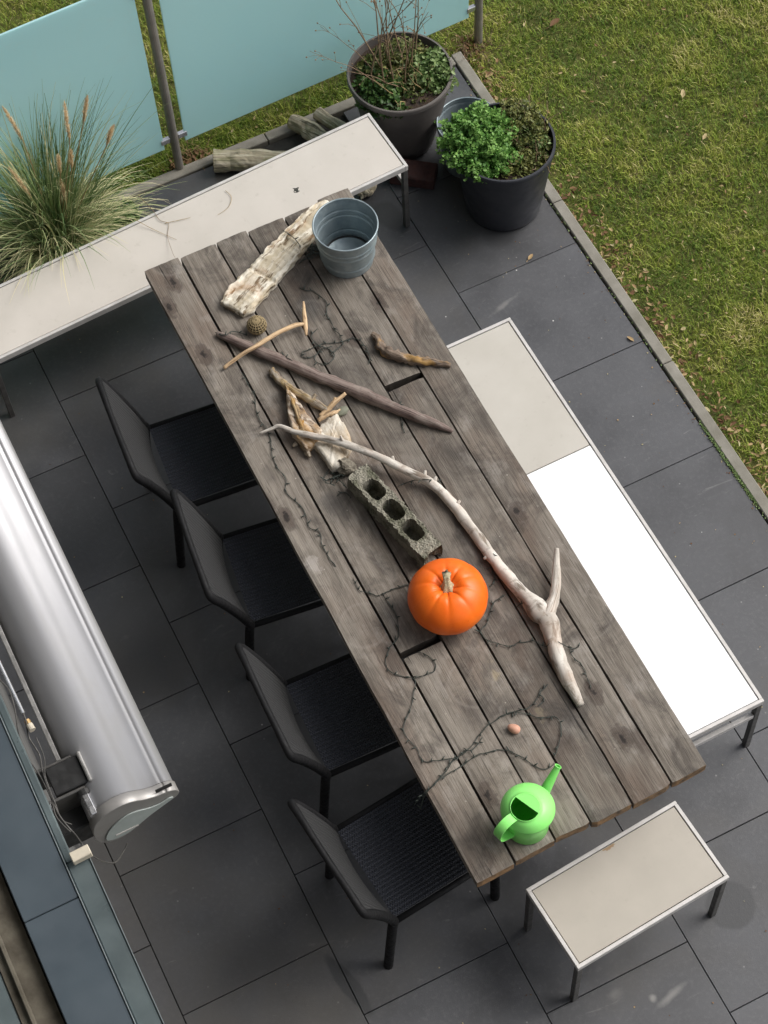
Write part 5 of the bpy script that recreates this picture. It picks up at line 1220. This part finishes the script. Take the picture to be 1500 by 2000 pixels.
MB().box(-3.1275, -9.5, 3.030, -3.1255, 9.0, 3.104).build('coping_edge', M['edge'], hw_, off=HO)
MB().box(-3.125, -9.5, 3.050, -3.072, -3.93, 3.090).build('wall_lip', M['lip'], hw_, off=HO, bevel=0.003)
MB().box(-3.125, -3.928, 3.050, -3.106, 9.0, 3.090).build('wall_lip', M['lip'], hw_, off=HO, bevel=0.003)
MB().box(-3.0715, -9.5, 3.052, -3.0702, -3.93, 3.094).build('lip_edge', M['edge'], hw_, off=HO)
tag(hw_, 'house wall with blue grey sheet coping at the lower left', 'house wall')

AO = (-2.93, -3.85, 2.9)
aw = empty('awning_cassette', AO)
prof = [(-3.040, 2.862), (-3.038, 2.905), (-3.026, 2.945), (-2.998, 2.974), (-2.962, 2.984), (-2.928, 2.977), (-2.900, 2.958), (-2.874, 2.946), (-2.858, 2.944), (-2.850, 2.9435), (-2.8485, 2.9385), (-2.845, 2.9425), (-2.834, 2.938), (-2.822, 2.926), (-2.819, 2.908), (-2.830, 2.892), (-2.860, 2.880), (-2.895, 2.862), (-2.930, 2.835), (-2.965, 2.812), (-3.000, 2.808), (-3.026, 2.825)]
prof_s = smooth_path(prof[:8], 5)+[np.array(p) for p in prof[8:13]]+smooth_path(prof[12:]+[prof[0]], 5)[1:-1]
def extrude(pr, y0, y1, mat, name, parent, off, ny_=2, smooth=True, caps=True, bevel=0):
    n = len(pr); v = []; f = []
    for j in range(ny_+1):
        y = y0+(y1-y0)*j/ny_
        v += [(p[0], y, p[1]) for p in pr]
    for j in range(ny_):
        for k in range(n): a = j*n+k; b = j*n+(k+1) % n; f.append((a, b, b+n, a+n))
    if caps: f.append(tuple(range(n-1, -1, -1))); f.append(tuple(ny_*n+k for k in range(n)))
    m = MB(); m.add(v, f); o = m.build(name, mat, parent, smooth=False, off=off, bevel=bevel, angle=1.0)
    me = o.data
    if smooth: 
        sm = [len(p.vertices) == 4 for p in me.polygons]; me.polygons.foreach_set('use_smooth', sm)
        me.update()
    return o
y_end = -3.815
extrude(prof_s, y_end+0.030, 0.9, M['awning'], 'cassette_body', aw, AO)
cx0, cz0 = -2.93, 2.90
def scale_p(pr, s, d=0): return [(cx0+(p[0]-cx0)*s, cz0+(p[1]-cz0)*s+d) for p in pr]
extrude(scale_p(prof_s, 1.03), y_end, y_end+0.029, M['awning_cap'], 'end_cap', aw, AO, bevel=0.0015)
inner = [(-3.020, 2.842), (-3.012, 2.872), (-2.990, 2.902), (-2.955, 2.925), (-2.925, 2.922), (-2.897, 2.908), (-2.868, 2.904), (-2.843, 2.912), (-2.834, 2.902), (-2.860, 2.886), (-2.900, 2.865), (-2.935, 2.840), (-2.965, 2.824), (-2.995, 2.822), (-3.012, 2.828)]
extrude([tuple(p) for p in smooth_path(inner, 4, closed=True)], y_end-0.004, y_end-0.0005, M['cap_plate'], 'cap_plate', aw, AO, bevel=0.001)
# raised nameplate bar on the cap
MB().box(-2.995, y_end-0.0062, 2.842, -2.935, y_end-0.0042, 2.848).build('name_bar', M['steel_rim'], aw, off=AO, bevel=0.0006)
MB().box(-2.868, y_end+0.006, 2.950, -2.826, y_end+0.0085, 2.966).build('cap_seam', M['dark_metal'], aw, off=AO)
tag(aw, 'long satin aluminium awning cassette along the house wall', 'awning')

def beam(mb, p, q, w, h):
    p, q = Vector(p), Vector(q); T = (q-p).normalized(); N = T.cross(Vector((0, 0, 1))).normalized(); B = N.cross(T)
    v = [(e+N*a*w/2+B*b*h/2) for e in (p, q) for a, b in ((-1, -1), (1, -1), (1, 1), (-1, 1))]
    mb.add(v, [(0, 1, 2, 3), (7, 6, 5, 4), (0, 4, 5, 1), (1, 5, 6, 2), (2, 6, 7, 3), (3, 7, 4, 0)]); return mb
bo = (-3.06, -3.68, 2.95); bkt = empty('awning_bracket', bo)
MB().box(-3.052, -3.628, 2.930, -3.040, 0.9, 2.955).build('support_rail', M['steel'], bkt, off=bo, bevel=0.002)
MB().box(-3.118, -3.638, 2.86, -3.016, -3.630, 2.970).build('bracket_plate', M['steel_leg'], bkt, off=bo, bevel=0.002)
MB().box(-3.118, -3.726, 2.86, -3.014, -3.718, 2.970).build('bracket_plate', M['steel_leg'], bkt, off=bo, bevel=0.002)
MB().box(-3.086, -3.716, 2.900, -3.002, -3.640, 2.978).build('bracket_box', M['dark_metal'], bkt, off=bo, bevel=0.003)
MB().box(-3.0015, -3.722, 2.930, -2.992, -3.638, 2.990).build('bracket_lip', M['steel'], bkt, off=bo, bevel=0.003)
t = MB(); tube(t, [(-3.022, -3.738, 2.955), (-3.020, -3.795, 2.955)], 0.013, 6); t.build('hex_bolt', M['clamp'], bkt, off=bo, bevel=0.001)
t = MB(); tube(t, [(-3.022, -3.728, 2.955), (-3.022, -3.740, 2.955)], 0.019, 14); t.build('washer', M['dark_metal'], bkt, off=bo)
for (x, y) in ((-3.115, -3.625), (-3.112, -3.735)):
    t = MB(); tube(t, [(x, y, 2.96), (x, y, 2.985)], 0.008, 6); t.build('nut', M['clamp'], bkt, off=bo, bevel=0.0008)
MB().box(-3.130, -3.78, 2.80, -3.040, -3.695, 2.885).build('lower_box', M['dark_metal'], bkt, off=bo, bevel=0.003)
tag(bkt, 'dark steel awning bracket with bright hexagonal bolt and long support rail', 'awning bracket')
r = empty('drain_rod', (-3.0760, -3.5110, 3.0400)); ro = (-3.0760, -3.5110, 3.0400)
t = MB(); tube(t, [(-3.106, 0.5, 3.04), (-3.1065, -2.0, 3.04), ro], 0.0048, 10); t.build('rod', M['clamp'], r, off=ro, smooth=True); tag(r, 'thin shiny metal rod running between coping and awning', 'rod')
co = (-3.0750, -3.5390, 3.0200); r = empty('cable_connector', co)
t = MB(); tube(t, [(co[0], co[1]+0.016, co[2]), (co[0]+.001, co[1]+0.004, co[2])], 0.0075, 8); t.build('brass_nut', M['brass'], r, off=co)
t = MB(); tube(t, [(co[0]+.001, co[1]+0.003, co[2]), (co[0]+.003, co[1]-0.014, co[2])], 0.0085, 12); t.build('collar', M['white_plastic'], r, off=co); tag(r, 'small brass and cream cable connector below the shiny rod', 'connector')
cab = [
 ([ro, (-3.0780, -3.5280, 3.0300), (-3.0870, -3.5570, 3.0000), (-3.0830, -3.5920, 3.0000), (-3.0820, -3.6110, 2.9900), (-3.0910, -3.6580, 3.0000), (-3.0950, -3.7150, 3.0000), (-3.0970, -3.7640, 3.0000), (-3.0910, -3.8030, 3.0000), (-3.0800, -3.8400, 3.0000), (-3.0740, -3.9080, 3.0900)], 0.0022, 'thick dark cable looping from the rod over the bracket to the cream block'),
 ([(-3.0950, -3.3820, 3.0000), (-3.0850, -3.4210, 3.0000), (-3.0920, -3.4790, 3.0000), (-3.1050, -3.5320, 3.0000), (-3.1110, -3.6010, 3.0000), (-3.1010, -3.6530, 3.0000), (-3.0980, -3.7280, 3.0000), (-3.1040, -3.7710, 3.0000), (-3.0970, -3.8030, 3.0000), (-3.0880, -3.8260, 3.0000)], 0.0018, 'grey cable lying along the coping edge past the bracket plates'),
 ([(-3.0720, -3.5550, 2.9800), (-3.0740, -3.6130, 2.9800), (-3.0880, -3.6680, 3.0100), (-3.0920, -3.7060, 3.0100), (-3.0940, -3.7510, 3.0000), (-3.0960, -3.7780, 2.9800), (-3.0790, -3.7890, 2.9500)], 0.0015, 'thin grey cable crossing the bracket plates'),
 ([(-3.0630, -3.9300, 3.0600), (-3.0490, -3.9070, 2.9500), (-3.0230, -3.8960, 2.8800), (-2.9970, -3.8580, 2.8200), (-2.9770, -3.8440, 2.8300)], 0.0016, 'thin black cable sagging from the cream block to the awning cap'),
]
for P_, rr, lab in cab:
    t = MB(); tube(t, smooth_path(P_, 8), rr, 7); o = t.build('cable', M['cable'], None, smooth=True, off=P_[0]); o.location = P_[0]; tag(o, lab, 'cable', 'cables around the awning bracket')
wb_ = (-3.0860, -3.9360, 3.1150); o = MB().box(-0.0235, -0.0125, -0.012, 0.0235, 0.0125, 0.012).build('cable_block', M['white_plastic'], None, bevel=0.002); o.location = wb_; o.rotation_euler = (0, 0, 0.03)
tag(o, 'cream plastic cable block on the pale wall lip', 'cable block')
